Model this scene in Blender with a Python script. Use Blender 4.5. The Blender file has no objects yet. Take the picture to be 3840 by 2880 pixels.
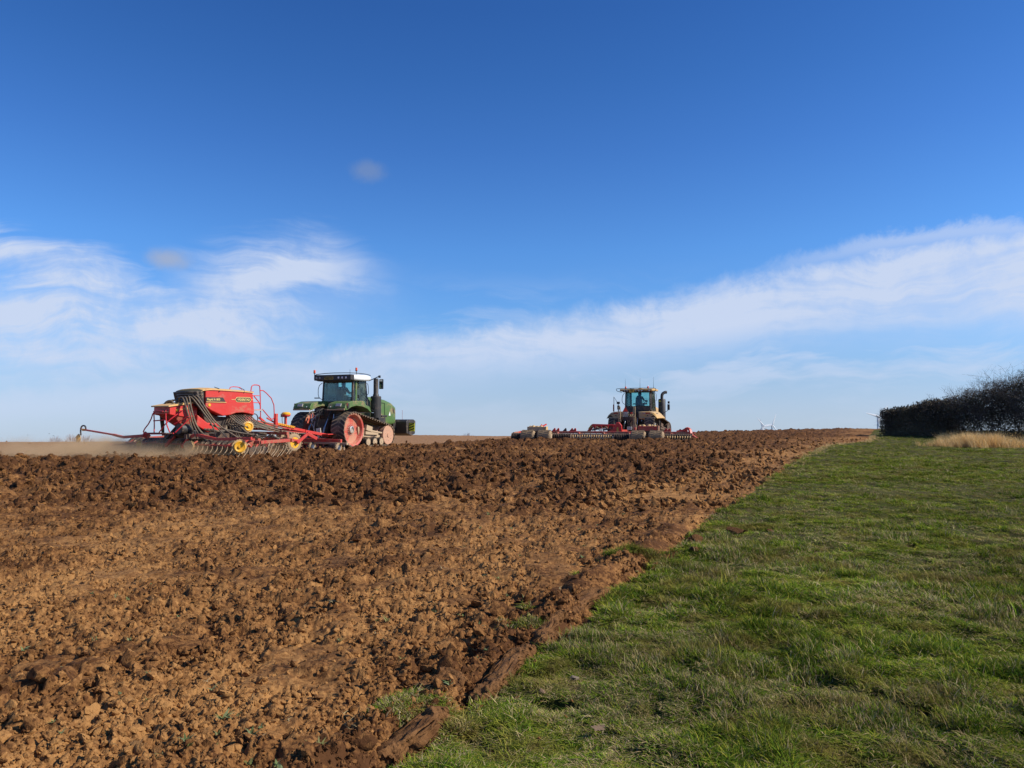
import bpy, math, random
import numpy as np
from mathutils import Vector, Matrix, Euler
random.seed(7)
R = math.radians
S = bpy.context.scene
COL = S.collection

# ------------------------------------------------------------------ camera, light, sky
SUN_AZ, SUN_EL = 99.0, 36.0          # azimuth clockwise from +Y (view direction)
cam = bpy.data.cameras.new('camera'); camo = bpy.data.objects.new('camera', cam); COL.objects.link(camo)
camo.location = (0, 0, 1.6); camo.rotation_euler = (R(90 + 2.31), 0, 0)
cam.sensor_width = 36; cam.lens = 36 * 769 / 1024; cam.clip_start = .05; cam.clip_end = 60000
S.camera = camo
S.view_settings.view_transform = 'Standard'; S.view_settings.look = 'None'
S.view_settings.gamma = 1; S.view_settings.use_curve_mapping = False
S.view_settings.exposure = 0.38

sl = bpy.data.lights.new('sun', 'SUN'); sl.energy = 4.3; sl.angle = R(.53); sl.color = (1.0, .93, .82)
so = bpy.data.objects.new('sun', sl); COL.objects.link(so)
sd = Vector((math.sin(R(SUN_AZ)) * math.cos(R(SUN_EL)), math.cos(R(SUN_AZ)) * math.cos(R(SUN_EL)), math.sin(R(SUN_EL))))
so.rotation_euler = sd.to_track_quat('Z', 'Y').to_euler()

W = bpy.data.worlds.new('World'); S.world = W; W.use_nodes = True
class NT:
    """small helper for node trees"""
    def __init__(s, tree): s.t = tree; s.n = tree.nodes; s.l = tree.links
    def new(s, typ, **kw):
        n = s.n.new(typ)
        for k, v in kw.items():
            if k.startswith('i_'):
                key = k[2:]; key = int(key) if key.isdigit() else key
                s.put(n.inputs[key], v)
            else: setattr(n, k, v)
        return n
    def put(s, inp, v):
        if isinstance(v, bpy.types.NodeSocket): s.l.new(v, inp)
        else:
            if inp.type in ('RGBA',) and len(v) == 3: v = (*v, 1)
            inp.default_value = v
    def math(s, op, a, b=None, c=None, clamp=False):
        n = s.n.new('ShaderNodeMath'); n.operation = op; n.use_clamp = clamp
        for i, v in enumerate((a, b, c)):
            if v is not None: s.put(n.inputs[i], v)
        return n.outputs[0]
    def ramp(s, v, lo, hi, a=0., b=1., smooth=True):
        n = s.n.new('ShaderNodeMapRange'); n.interpolation_type = 'SMOOTHSTEP' if smooth else 'LINEAR'
        s.put(n.inputs[0], v); s.put(n.inputs[1], lo); s.put(n.inputs[2], hi); s.put(n.inputs[3], a); s.put(n.inputs[4], b)
        return n.outputs[0]
    def mix(s, f, a, b):
        n = s.n.new('ShaderNodeMix'); n.data_type = 'RGBA'; s.put(n.inputs[0], f)
        s.put(n.inputs[6], a); s.put(n.inputs[7], b); return n.outputs[2]
    def noise(s, vec, scale, detail=4, rough=.5, dist=0., dims='3D'):
        n = s.n.new('ShaderNodeTexNoise'); n.noise_dimensions = dims
        if vec is not None: s.put(n.inputs['Vector'], vec)
        s.put(n.inputs['Scale'], scale); s.put(n.inputs['Detail'], detail); s.put(n.inputs['Roughness'], rough); s.put(n.inputs['Distortion'], dist)
        return n
    def comb(s, x, y, z=0.):
        n = s.n.new('ShaderNodeCombineXYZ')
        for i, v in enumerate((x, y, z)): s.put(n.inputs[i], v)
        return n.outputs[0]
    def curve(s, v, pts, xr, yr):
        """piecewise curve: pts in real units"""
        n = s.n.new('ShaderNodeFloatCurve'); c = n.mapping.curves[0]
        P = [((x - xr[0]) / (xr[1] - xr[0]), (y - yr[0]) / (yr[1] - yr[0])) for x, y in pts]
        while len(c.points) < len(P): c.points.new(.5, .5)
        for p, q in zip(c.points, P): p.location = q
        n.mapping.update()
        s.put(n.inputs['Value'], s.ramp(v, xr[0], xr[1], smooth=False))
        return s.ramp(n.outputs[0], 0., 1., yr[0], yr[1], smooth=False)

def build_world():
    t = NT(W.node_tree); W.node_tree.nodes.clear()
    tc = t.new('ShaderNodeTexCoord')
    sep = t.new('ShaderNodeSeparateXYZ', i_0=tc.outputs['Generated'])
    X, Y, Z = sep.outputs
    az = t.math('ARCTAN2', X, Y)
    el = t.math('ARCSINE', Z)
    # the field lies on a gentle rise: the sky is looked up a little above the line of the ground, never below 0
    el2 = t.math('MAXIMUM', t.math('ADD', el, .045), .012)
    sky = t.new('ShaderNodeTexSky'); sky.sky_type = 'NISHITA'; sky.sun_disc = False
    sky.sun_elevation = R(SUN_EL); sky.sun_rotation = R(SUN_AZ); sky.air_density = 1.0; sky.dust_density = .6; sky.ozone_density = 2.2
    ce = t.math('COSINE', el2)
    t.put(sky.inputs[0], t.comb(t.math('MULTIPLY', t.math('SINE', az), ce), t.math('MULTIPLY', t.math('COSINE', az), ce), t.math('SINE', el2)))
    # deepen the zenith blue of the clear March air
    cr = t.new('ShaderNodeValToRGB'); t.put(cr.inputs[0], t.math('DIVIDE', el, .6, clamp=True))
    P = [(0.0108, (0.4036, 0.4778, 0.695)), (0.0758, (0.3844, 0.4828, 0.6641)), (0.162, (0.3353, 0.5126, 0.7261)), (0.2474, (0.2974, 0.5067, 0.7626)), (0.3523, (0.2627, 0.4928, 0.776)), (0.5531, (0.1928, 0.4004, 0.7024)), (0.6938, (0.1564, 0.3575, 0.6483)), (0.8214, (0.135, 0.324, 0.6132))]
    e = cr.color_ramp.elements
    while len(e) < len(P): e.new(.5)
    for q, (p, c) in zip(e, P): q.position = p; q.color = (*c, 1)
    tv = t.new('ShaderNodeVectorMath', operation='SCALE'); t.put(tv.inputs[0], cr.outputs[0]); tv.inputs['Scale'].default_value = 2.
    tint = tv.outputs[0]
    m = t.new('ShaderNodeMix'); m.data_type = 'RGBA'; m.blend_type = 'MULTIPLY'; m.inputs[0].default_value = 1
    t.put(m.inputs[6], sky.outputs[0]); t.put(m.inputs[7], tint)
    base = m.outputs[2]
    # ---- cirrus
    f = 769.
    def A(px): return math.atan((px - 512) / f)
    def E(px, py): return math.atan((415 - py) / math.hypot(px - 512, f))
    def C(pts): return t.curve(az, [(A(px), E(px, py)) for px, py in pts], (-.65, .65), (-.1, .4))
    ea = t.math('MULTIPLY', el, 1.0)
    vec = t.comb(az, ea, .3)
    warp = t.noise(vec, 5., 3, .55)
    wv = t.new('ShaderNodeVectorMath', operation='SCALE'); t.put(wv.inputs[0], warp.outputs['Color']); wv.inputs['Scale'].default_value = .11
    va = t.new('ShaderNodeVectorMath', operation='ADD'); t.put(va.inputs[0], vec); t.put(va.inputs[1], wv.outputs[0])
    # streak direction of the main band: rising to the right by ~14 degrees
    mp = t.new('ShaderNodeMapping'); t.put(mp.inputs[0], va.outputs[0]); mp.inputs['Rotation'].default_value = (0, 0, R(-13)); mp.inputs['Scale'].default_value = (2.2, 20., 1)
    st1 = t.noise(mp.outputs[0], 1.6, 7, .6).outputs[0]
    mp2 = t.new('ShaderNodeMapping'); t.put(mp2.inputs[0], va.outputs[0]); mp2.inputs['Rotation'].default_value = (0, 0, R(4)); mp2.inputs['Scale'].default_value = (3.0, 16., 1)
    st2 = t.noise(mp2.outputs[0], 1.7, 7, .6).outputs[0]
    fine = t.noise(va.outputs[0], 34., 6, .65).outputs[0]
    fuzz = t.math('MULTIPLY', t.math('SUBTRACT', fine, .5), .035)
    # main band: upper edge curve and lower edge curve
    up = C([(0, 385), (120, 372), (260, 350), (400, 334), (480, 322), (530, 312), (600, 304), (660, 294), (720, 279), (800, 262), (900, 240), (1024, 220)])
    lo = C([(0, 410), (120, 402), (300, 388), (400, 375), (500, 366), (600, 356), (700, 344), (800, 330), (900, 322), (1024, 316)])
    du = t.math('ADD', t.math('SUBTRACT', up, el), fuzz)
    dl = t.math('SUBTRACT', el, lo)
    w1 = t.math('MULTIPLY', t.ramp(du, -.010, .030), t.ramp(dl, -.045, .030))
    rgt = t.ramp(az, -.5, .1, .66, 1.)
    m1 = t.math('MULTIPLY', t.math('MULTIPLY', w1, rgt), t.ramp(t.math('ADD', t.math('MULTIPLY', st1, .75), t.math('MULTIPLY', fine, .25)), .36, .58, .60, 1.))
    # thin veil above the band, on the right
    up2 = C([(0, 300), (600, 300), (700, 285), (780, 258), (860, 236), (940, 222), (1024, 214)])
    d2 = t.math('SUBTRACT', up2, el)
    m1b = t.math('MULTIPLY', t.math('MULTIPLY', t.ramp(t.math('ADD', d2, fuzz), -.004, .012), t.ramp(d2, .012, .034, 1., .0)), t.ramp(az, .2, .5, 0., .55))
    m1c = t.math('MULTIPLY', t.ramp(t.math('ADD', d2, fuzz), .0, .03), t.math('MULTIPLY', t.ramp(az, .1, .5, 0., .50), t.ramp(dl, -.03, .02)))
    # streaks under the band
    low = t.math('MULTIPLY', t.ramp(el, .20, .05), t.ramp(st2, .44, .66, 0., .60))
    low = t.math('MULTIPLY', low, t.ramp(el, .0, .06, .25, 1.))
    # left cirrus: three tongues fanning to the right
    def tongue(pts, th, amp, a0, a1):
        c = C(pts); d = t.math('ABSOLUTE', t.math('ADD', t.math('SUBTRACT', el, c), t.math('MULTIPLY', t.math('SUBTRACT', st1, .5), .10)))
        k = t.math('MULTIPLY', t.ramp(d, th, .0), amp)
        return t.math('MULTIPLY', t.math('MULTIPLY', k, t.ramp(az, A(a1), A(a0))), t.ramp(t.math('ADD', st2, t.math('MULTIPLY', fine, .4)), .55, .85, .38, 1.))
    T1 = tongue([(0, 258), (70, 268), (140, 290), (220, 312), (400, 330), (1024, 340)], .036, 1.0, 110, 330)
    T2 = tongue([(0, 318), (120, 321), (250, 322), (330, 312), (392, 302), (1024, 290)], .066, 1.15, 200, 440)
    T3 = tongue([(0, 356), (120, 352), (260, 345), (1024, 345)], .042, .95, 90, 360)
    T4 = tongue([(0, 300), (180, 292), (260, 278), (300, 268), (350, 276), (400, 300), (1024, 300)], .066, 1.05, 290, 425)
    T4 = t.math('MULTIPLY', T4, t.ramp(az, A(130), A(250)))
    left = t.math('MAXIMUM', t.math('MAXIMUM', T1, T2), t.math('MAXIMUM', T3, T4))
    mask = t.math('MAXIMUM', t.math('MAXIMUM', m1, m1b), t.math('MAXIMUM', m1c, t.math('MAXIMUM', left, low)))
    mask = t.math('MINIMUM', mask, .93)
    hz = t.ramp(el, .11, -.03, 0., .62)          # pale air at the horizon
    c0 = t.mix(hz, base, (4.4, 5.4, 6.8))
    c1 = t.mix(mask, c0, (5.5, 6.3, 8.0))
    # two small puffs
    def puff(px, py, rx, ry, amp):
        a = t.math('DIVIDE', t.math('SUBTRACT', az, A(px)), rx / f); b = t.math('DIVIDE', t.math('SUBTRACT', el, E(px, py)), ry / f)
        r = t.math('SQRT', t.math('ADD', t.math('MULTIPLY', a, a), t.math('MULTIPLY', b, b)))
        r = t.math('ADD', r, t.math('MULTIPLY', t.math('SUBTRACT', fine, .5), .9))
        return t.ramp(r, 1., .1, 0., amp)
    c2 = t.mix(puff(366, 168, 26, 14, .42), c1, (2.3, 2.9, 4.2))
    c2 = t.mix(puff(165, 258, 26, 13, .75), c2, (3.5, 4.0, 5.2))
    bg = t.new('ShaderNodeBackground'); t.put(bg.inputs[0], c2); bg.inputs[1].default_value = .085
    out = t.new('ShaderNodeOutputWorld'); t.l.new(bg.outputs[0], out.inputs[0])
build_world()

# ------------------------------------------------------------------ helpers
def tag(o, label=None, cat=None, group=None, kind=None):
    if label: o['label'] = label
    if cat: o['category'] = cat
    if group: o['group'] = group
    if kind: o['kind'] = kind
    return o
def empty(name, loc, heading=0., **kw):
    o = bpy.data.objects.new(name, None); COL.objects.link(o); o.empty_display_size = .3
    o.location = loc; o.rotation_euler = (0, 0, -R(heading)); tag(o, **kw); return o
def link(name, me, mat=None, parent=None, **kw):
    o = bpy.data.objects.new(name, me); COL.objects.link(o)
    if mat and not me.materials: me.materials.append(mat)
    if parent: o.parent = parent
    tag(o, **kw); return o
def rotm(a, v):  # euler degrees
    return Euler((R(a[0]), R(a[1]), R(a[2]))).to_matrix() @ Vector(v)
class MB:
    def __init__(s): s.v = []; s.f = []
    def add(s, vs, fs):
        n = len(s.v); s.v += [tuple(p) for p in vs]; s.f += [tuple(i + n for i in f) for f in fs]; return s
    def box(s, c, d, rot=(0, 0, 0)):
        x, y, z = d[0] / 2, d[1] / 2, d[2] / 2
        vs = [(-x, -y, -z), (x, -y, -z), (x, y, -z), (-x, y, -z), (-x, -y, z), (x, -y, z), (x, y, z), (-x, y, z)]
        vs = [Vector(c) + rotm(rot, v) for v in vs]
        return s.add(vs, [(0, 3, 2, 1), (4, 5, 6, 7), (0, 1, 5, 4), (1, 2, 6, 5), (2, 3, 7, 6), (3, 0, 4, 7)])
    def bar(s, a, b, w, h=None):
        h = h or w; a, b = Vector(a), Vector(b); d = (b - a).normalized()
        up = Vector((0, 0, 1)) if abs(d.z) < .95 else Vector((0, 1, 0))
        sx = d.cross(up).normalized() * w / 2; sz = sx.cross(d).normalized() * h / 2
        vs = [a - sx - sz, a + sx - sz, a + sx + sz, a - sx + sz, b - sx - sz, b + sx - sz, b + sx + sz, b - sx + sz]
        return s.add(vs, [(0, 1, 2, 3), (7, 6, 5, 4), (0, 4, 5, 1), (1, 5, 6, 2), (2, 6, 7, 3), (3, 7, 4, 0)])
    def tube(s, pts, r, n=8, cap=True, smooth=0):
        P = [Vector(p) for p in pts]
        if smooth:
            for _ in range(smooth):
                Q = [P[0]]
                for a, b in zip(P[:-1], P[1:]): Q += [a * .75 + b * .25, a * .25 + b * .75]
                P = Q + [P[-1]]
        rs = r if isinstance(r, (list, tuple)) else [r] * len(P)
        if len(rs) != len(P): rs = [rs[0] + (rs[-1] - rs[0]) * i / (len(P) - 1) for i in range(len(P))]
        vs = []; fs = []; ref = None
        for i, p in enumerate(P):
            d = (P[min(i + 1, len(P) - 1)] - P[max(i - 1, 0)])
            d = d.normalized() if d.length > 1e-6 else Vector((0, 0, 1))
            if ref is None: ref = d.orthogonal().normalized()
            ref = (ref - d * ref.dot(d)); ref = ref.normalized() if ref.length > 1e-5 else d.orthogonal().normalized()
            b = d.cross(ref)
            for k in range(n):
                a = 2 * math.pi * k / n; vs.append(p + (ref * math.cos(a) + b * math.sin(a)) * rs[i])
        for i in range(len(P) - 1):
            for k in range(n):
                k2 = (k + 1) % n; fs.append((i * n + k, i * n + k2, (i + 1) * n + k2, (i + 1) * n + k))
        if cap: fs += [tuple(range(n - 1, -1, -1)), tuple((len(P) - 1) * n + k for k in range(n))]
        return s.add(vs, fs)
    def lathe(s, prof, c=(0, 0, 0), axis='x', n=32, a0=0):
        """prof: (axial, radius)"""
        vs = []; fs = []
        for t, r in prof:
            for k in range(n):
                a = a0 + 2 * math.pi * k / n; u, w = r * math.cos(a), r * math.sin(a)
                p = {'x': (t, u, w), 'y': (w, t, u), 'z': (u, w, t)}[axis]
                vs.append((p[0] + c[0], p[1] + c[1], p[2] + c[2]))
        for i in range(len(prof) - 1):
            for k in range(n):
                k2 = (k + 1) % n; fs.append((i * n + k, i * n + k2, (i + 1) * n + k2, (i + 1) * n + k))
        fs += [tuple(range(n - 1, -1, -1)), tuple((len(prof) - 1) * n + k for k in range(n))]
        return s.add(vs, fs)
    def prism(s, poly, a, b, axis='x'):
        """extrude 2D polygon along axis; poly in (y,z) for x, (x,z) for y, (x,y) for z"""
        n = len(poly)
        def P(q, t): return {'x': (t, q[0], q[1]), 'y': (q[0], t, q[1]), 'z': (q[0], q[1], t)}[axis]
        vs = [P(q, a) for q in poly] + [P(q, b) for q in poly]
        return s.add(vs, [tuple(range(n)), tuple(range(2 * n - 1, n - 1, -1))] + [(i, i + n, (i + 1) % n + n, (i + 1) % n) for i in range(n)])
    def loft(s, secs):
        n = len(secs[0]); vs = [p for q in secs for p in q]; fs = []
        for i in range(len(secs) - 1):
            for k in range(n):
                k2 = (k + 1) % n; fs.append((i * n + k, i * n + k2, (i + 1) * n + k2, (i + 1) * n + k))
        fs += [tuple(range(n - 1, -1, -1)), tuple((len(secs) - 1) * n + k for k in range(n))]
        return s.add(vs, fs)
    def mesh(s, name):
        me = bpy.data.meshes.new(name); me.from_pydata([tuple(v) for v in s.v], [], s.f)
        import bmesh
        bm = bmesh.new(); bm.from_mesh(me); bmesh.ops.recalc_face_normals(bm, faces=bm.faces); bm.to_mesh(me); bm.free()
        return me
    def build(s, name, mat, parent=None, bevel=0., smooth=True, angle=35, **kw):
        me = s.mesh(name); me.materials.append(mat)
        if smooth:
            me.shade_smooth(); me.set_sharp_from_angle(angle=R(angle))
        o = link(name, me, None, parent, **kw)
        if bevel:
            m = o.modifiers.new('bevel', 'BEVEL'); m.width = bevel; m.segments = 2; m.limit_method = 'ANGLE'; m.angle_limit = R(35); m.harden_normals = True
        return o
def text_mesh(txt, size, depth=.004, align='CENTER', bold=.0, sx=1.):
    cu = bpy.data.curves.new('lettering', 'FONT'); cu.body = txt; cu.size = size; cu.extrude = depth; cu.offset = bold
    cu.align_x = align; cu.align_y = 'CENTER'; cu.resolution_u = 2
    ob = bpy.data.objects.new('tmp', cu); me = bpy.data.meshes.new_from_object(ob)
    bpy.data.objects.remove(ob); bpy.data.curves.remove(cu)
    if sx != 1.:
        for v in me.vertices: v.co.x *= sx
    return me

# ------------------------------------------------------------------ materials
def mat_new(name):
    m = bpy.data.materials.new(name); m.use_nodes = True; t = NT(m.node_tree)
    b = m.node_tree.nodes['Principled BSDF']; return m, t, b
MUD = (.30, .19, .105)
def paint(name, col, rough=.42, dirt=.35, dcol=MUD, metal=0., low=0., scale=2.2, coat=0.):
    """paint or plastic with dried mud splashed over it; low>0: more mud towards the ground"""
    m, t, b = mat_new(name)
    tc = t.new('ShaderNodeTexCoord').outputs['Object']
    n1 = t.noise(tc, scale, 6, .62).outputs[0]; n2 = t.noise(tc, scale * 9, 5, .65).outputs[0]
    k = t.math('ADD', t.math('MULTIPLY', n1, .65), t.math('MULTIPLY', n2, .35))
    thr = .5 + (.5 - dirt) * .32
    if low:
        z = t.new('ShaderNodeSeparateXYZ', i_0=tc).outputs[2]
        k = t.math('ADD', k, t.ramp(z, low, 0., 0., .18))
    f = t.ramp(k, thr - .05, thr + .06, 0., .9)
    film = t.ramp(n1, .3, .7, dirt * .25, dirt * .75)
    f = t.math('MAXIMUM', f, film)
    c = t.mix(f, col, t.mix(n2, dcol, tuple(x * 1.25 for x in dcol)))
    t.put(b.inputs['Base Color'], c)
    t.put(b.inputs['Roughness'], t.ramp(f, 0., 1., rough, .92)); t.put(b.inputs['Metallic'], t.ramp(f, 0., 1., metal, 0.))
    bp = t.new('ShaderNodeBump', i_Strength=.25, i_Distance=.01); t.put(bp.inputs['Height'], t.math('MULTIPLY', n2, f)); t.put(b.inputs['Normal'], bp.outputs[0])
    return m
def soil_mat(name, attr=True, inst=False):
    m, t, b = mat_new(name)
    geo = t.new('ShaderNodeNewGeometry').outputs['Position']
    big = t.noise(geo, .55, 4, .6).outputs[0]; mid = t.noise(geo, 5., 5, .6).outputs[0]; fin = t.noise(geo, 60., 4, .6).outputs[0]
    dry = (.35, .175, .060); damp = (.084, .036, .014); mids = (.205, .094, .032)
    k = None
    if attr:
        a = t.new('ShaderNodeAttribute', attribute_name='moist').outputs['Fac']
        tone = t.new('ShaderNodeAttribute', attribute_name='tone').outputs['Fac']
        smo = t.new('ShaderNodeAttribute', attribute_name='smooth').outputs['Fac']
    else:
        oi = t.new('ShaderNodeObjectInfo').outputs['Random']
        sx = t.new('ShaderNodeSeparateXYZ', i_0=geo)
        a = t.new('ShaderNodeAttribute', attribute_type='INSTANCER', attribute_name='moist').outputs['Fac'] if inst else .5
        tone = oi; smo = 0.
    def vor(sc):
        v = t.new('ShaderNodeTexVoronoi', i_Scale=sc); t.put(v.inputs['Vector'], geo); return t.new('ShaderNodeSeparateColor', i_0=v.outputs['Color']).outputs[0]
    def cen(v, w):
        return t.math('MULTIPLY', t.math('SUBTRACT', v, .5), w)
    k = t.math('ADD', .50, cen(mid, .55))
    for v, w in ((fin, .5), (vor(42.), .34), (vor(11.), .26), (tone, .34)): k = t.math('ADD', k, cen(v, w))
    k = t.math('SUBTRACT', k, cen(a, .50))
    c = t.mix(t.ramp(k, .26, .50), damp, mids); c = t.mix(t.ramp(k, .50, .86), c, dry)
    # smooth, drilled land: even, greyer tan
    if attr: c = t.mix(smo, c, t.mix(mid, (.27, .145, .070), (.33, .18, .088)))
    t.put(b.inputs['Base Color'], c); b.inputs['Roughness'].default_value = .93
    b.inputs['Specular IOR Level'].default_value = .08
    n3 = t.noise(geo, 130., 3, .6).outputs[0]; n4 = t.noise(geo, 34., 4, .65).outputs[0]
    h = t.math('ADD', t.math('MULTIPLY', n4, .7), t.math('MULTIPLY', n3, .3))
    bp = t.new('ShaderNodeBump', i_Strength=.85, i_Distance=.02); t.put(bp.inputs['Height'], h); t.put(b.inputs['Normal'], bp.outputs[0])
    return m
M = {}
M['soil'] = soil_mat('soil'); M['clod'] = soil_mat('soil_clod', attr=False, inst=True)
M['clay'] = None
def simple(name, col, rough=.6, metal=0., emit=None, var=.0, scale=8.):
    m, t, b = mat_new(name)
    if var:
        tc = t.new('ShaderNodeTexCoord').outputs['Object']; n = t.noise(tc, scale, 5, .6).outputs[0]
        c = t.mix(t.ramp(n, .3, .7), tuple(x * (1 - var) for x in col), tuple(min(1, x * (1 + var)) for x in col)); t.put(b.inputs['Base Color'], c)
    else: b.inputs['Base Color'].default_value = (*col, 1)
    b.inputs['Roughness'].default_value = rough; b.inputs['Metallic'].default_value = metal
    return m
M['green'] = paint('green_paint', (.050, .15, .030), .42, .40, (.24, .17, .09), scale=1.6)
M['cream'] = paint('mud_cream_paint', (.50, .36, .17), .5, .55, (.34, .24, .14))
M['yellow_cat'] = paint('yellow_paint', (.60, .32, .045), .5, .64, (.42, .29, .16), scale=1.4)
M['black'] = paint('black_plastic', (.018, .018, .019), .5, .30, (.14, .10, .07))
M['black_clean'] = simple('black_trim', (.015, .015, .016), .45)
M['rubber'] = paint('track_rubber', (.022, .020, .018), .8, .42, (.17, .115, .07), scale=3.)
M['lug'] = paint('sunlit_track_lug', (.05, .042, .034), .85, .66, (.24, .165, .10), scale=3.)  # lug colour raised above the belt's to paint in tan sunlit highlights
M['rubber_muddy'] = paint('muddy_tyre', (.05, .045, .04), .85, .86, (.33, .225, .125), scale=3.)
M['wheel_red'] = paint('red_wheel', (.52, .05, .035), .45, .52, (.42, .215, .13), scale=1.5)
M['wheel_pale'] = paint('dusty_pink_wheel', (.50, .12, .07), .6, .85, (.46, .27, .17))
M['roller'] = paint('muddy_roller', (.3, .2, .12), .8, .8, (.42, .30, .18))
M['red'] = paint('red_paint', (.60, .020, .015), .40, .30, (.42, .13, .08), scale=1.2)
M['red_dusty'] = paint('dusty_red_paint', (.50, .022, .018), .5, .50, (.34, .13, .075), scale=2.5)
M['red_mud'] = paint('mud_caked_red_paint', (.55, .03, .025), .6, .58, (.30, .17, .10), scale=2.)
M['pinkred'] = paint('red_rail_paint', (.62, .02, .03), .4, .12, (.5, .15, .1))
M['dark_iron'] = paint('dark_iron', (.035, .028, .024), .6, .5, (.15, .09, .055), metal=.3)
M['steel'] = simple('bare_steel', (.62, .62, .60), .28, 1.)
M['steel_dusty'] = paint('dusty_steel', (.5, .48, .45), .35, .4, (.4, .3, .2), metal=.8)
M['hub_yellow'] = paint('yellow_hub', (.85, .42, .012), .4, .16, (.5, .3, .1))
M['disc_tan'] = paint('earth_coated_disc', (.45, .30, .10), .6, .8, (.50, .33, .15))
M['hose'] = paint('ribbed_hose', (.09, .072, .052), .6, .5, (.21, .155, .095))
M['tarp'] = paint('yellow_tarpaulin', (.72, .42, .13), .7, .3, (.5, .36, .22))
M['white'] = simple('white_paint', (.78, .78, .76), .35)
M['turbine'] = simple('turbine_white', (.86, .87, .88), .4)
M['plate'] = simple('yellow_plate', (.62, .38, .05), .5, var=.2)
M['ink'] = simple('black_ink', (.02, .018, .015), .6)
M['gold'] = simple('gold_lettering', (.78, .60, .20), .5)
M['lens'] = simple('lamp_lens', (.75, .76, .74), .15)
M['lens_dim'] = simple('lamp_lens_dusty', (.40, .38, .34), .3)
M['hiyellow'] = simple('high_visibility_yellow', (.78, .82, .05), .5)
M['seat'] = simple('seat_fabric', (.02, .02, .022), .8)
M['cloth'] = simple('dark_work_jacket', (.018, .02, .026), .85, var=.3)
M['skin'] = simple('skin', (.45, .25, .17), .6)
M['hair'] = simple('dark_hair', (.03, .02, .015), .8)
M['orange'], t_, b_ = mat_new('amber_beacon'); b_.inputs['Base Color'].default_value = (.75, .10, .03, 1); b_.inputs['Roughness'].default_value = .2
M['tail'], t_, b_ = mat_new('red_lamp_lens'); b_.inputs['Base Color'].default_value = (.35, .03, .02, 1); b_.inputs['Roughness'].default_value = .25
M['flu'], t_, b_ = mat_new('fluorescent_red_triangle'); b_.inputs['Base Color'].default_value = (.95, .06, .02, 1); b_.inputs['Roughness'].default_value = .6
def glass():
    m, t, b = mat_new('tinted_cab_glass'); t.n.remove(b)
    tr = t.new('ShaderNodeBsdfTransparent', i_0=(.74, .93, .92)); gl = t.new('ShaderNodeBsdfGlossy', i_0=(.9, .95, .95)); gl.inputs['Roughness'].default_value = .03
    fr = t.new('ShaderNodeFresnel', i_0=1.45); mx = t.new('ShaderNodeMixShader'); t.put(mx.inputs[0], fr.outputs[0])
    t.l.new(tr.outputs[0], mx.inputs[1]); t.l.new(gl.outputs[0], mx.inputs[2])
    df = t.new('ShaderNodeBsdfDiffuse', i_0=(.35, .33, .28)); n = t.noise(t.new('ShaderNodeTexCoord').outputs['Object'], 2.5, 5, .6).outputs[0]
    m2 = t.new('ShaderNodeMixShader'); t.put(m2.inputs[0], t.ramp(n, .4, .75, .01, .12)); t.l.new(mx.outputs[0], m2.inputs[1]); t.l.new(df.outputs[0], m2.inputs[2])
    t.l.new(m2.outputs[0], t.n['Material Output'].inputs[0]); return m
M['glass'] = glass()

# ------------------------------------------------------------------ numpy noise
def h2(ix, iy, s):
    n = (ix.astype(np.int64) * 374761393 + iy.astype(np.int64) * 668265263 + s * 1274126177) & 0xffffffff
    n = ((n ^ (n >> 13)) * 1274126177) & 0xffffffff
    n = (n ^ (n >> 16)) & 0xffffffff
    return n.astype(np.float32) / np.float32(4294967295.)
def vnoise(x, y, s=0):
    ix = np.floor(x); iy = np.floor(y); fx = (x - ix).astype(np.float32); fy = (y - iy).astype(np.float32)
    fx = fx * fx * (3 - 2 * fx); fy = fy * fy * (3 - 2 * fy)
    a = h2(ix, iy, s); b = h2(ix + 1, iy, s); c = h2(ix, iy + 1, s); d = h2(ix + 1, iy + 1, s)
    return a + (b - a) * fx + (c - a) * fy + (a - b - c + d) * fx * fy
def fbm(x, y, s=0, o=4):
    v = 0; a = .5; t = 0
    for i in range(o): v = v + a * vnoise(x * 2 ** i + 17.3 * i, y * 2 ** i - 9.1 * i, s + i); t += a; a *= .5
    return v / t
def clods(x, y, sc, s, prob=1., rmin=.35, rmax=.75, tilt=.5):
    """heights of broken clods: per-cell domes with tilted, chipped tops. returns height/scale and a tone per clod"""
    u = x / sc; v = y / sc
    u = u + (vnoise(u * 3.1, v * 3.1, s + 91) - .5) * .34; v = v + (vnoise(u * 3.3, v * 2.9, s + 92) - .5) * .34
    iu = np.floor(u); iv = np.floor(v); best = np.zeros_like(u); tone = np.full_like(u, .5)
    for dx in (-1, 0, 1):
        for dy in (-1, 0, 1):
            cx = iu + dx; cy = iv + dy
            px = cx + .15 + .7 * h2(cx, cy, s + 1); py = cy + .15 + .7 * h2(cx, cy, s + 2)
            r = rmin + (rmax - rmin) * h2(cx, cy, s + 3); on = h2(cx, cy, s + 4) < prob
            ax = u - px; ay = v - py; d2 = (ax * ax + ay * ay) / (r * r)
            k = np.clip(1 - d2, 0, 1) ** .7; k = np.minimum(k, .72) / .72
            tx = (h2(cx, cy, s + 5) - .5) * tilt * 2; ty = (h2(cx, cy, s + 6) - .5) * tilt * 2
            h = k * (r * (.5 + .8 * h2(cx, cy, s + 7)) + tx * ax + ty * ay) * on
            m = h > best; best = np.where(m, h, best); tone = np.where(m, h2(cx, cy, s + 8), tone)
    return best, tone
def sst(a, b, x):
    t = np.clip((x - a) / (b - a), 0, 1); return t * t * (3 - 2 * t)

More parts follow.
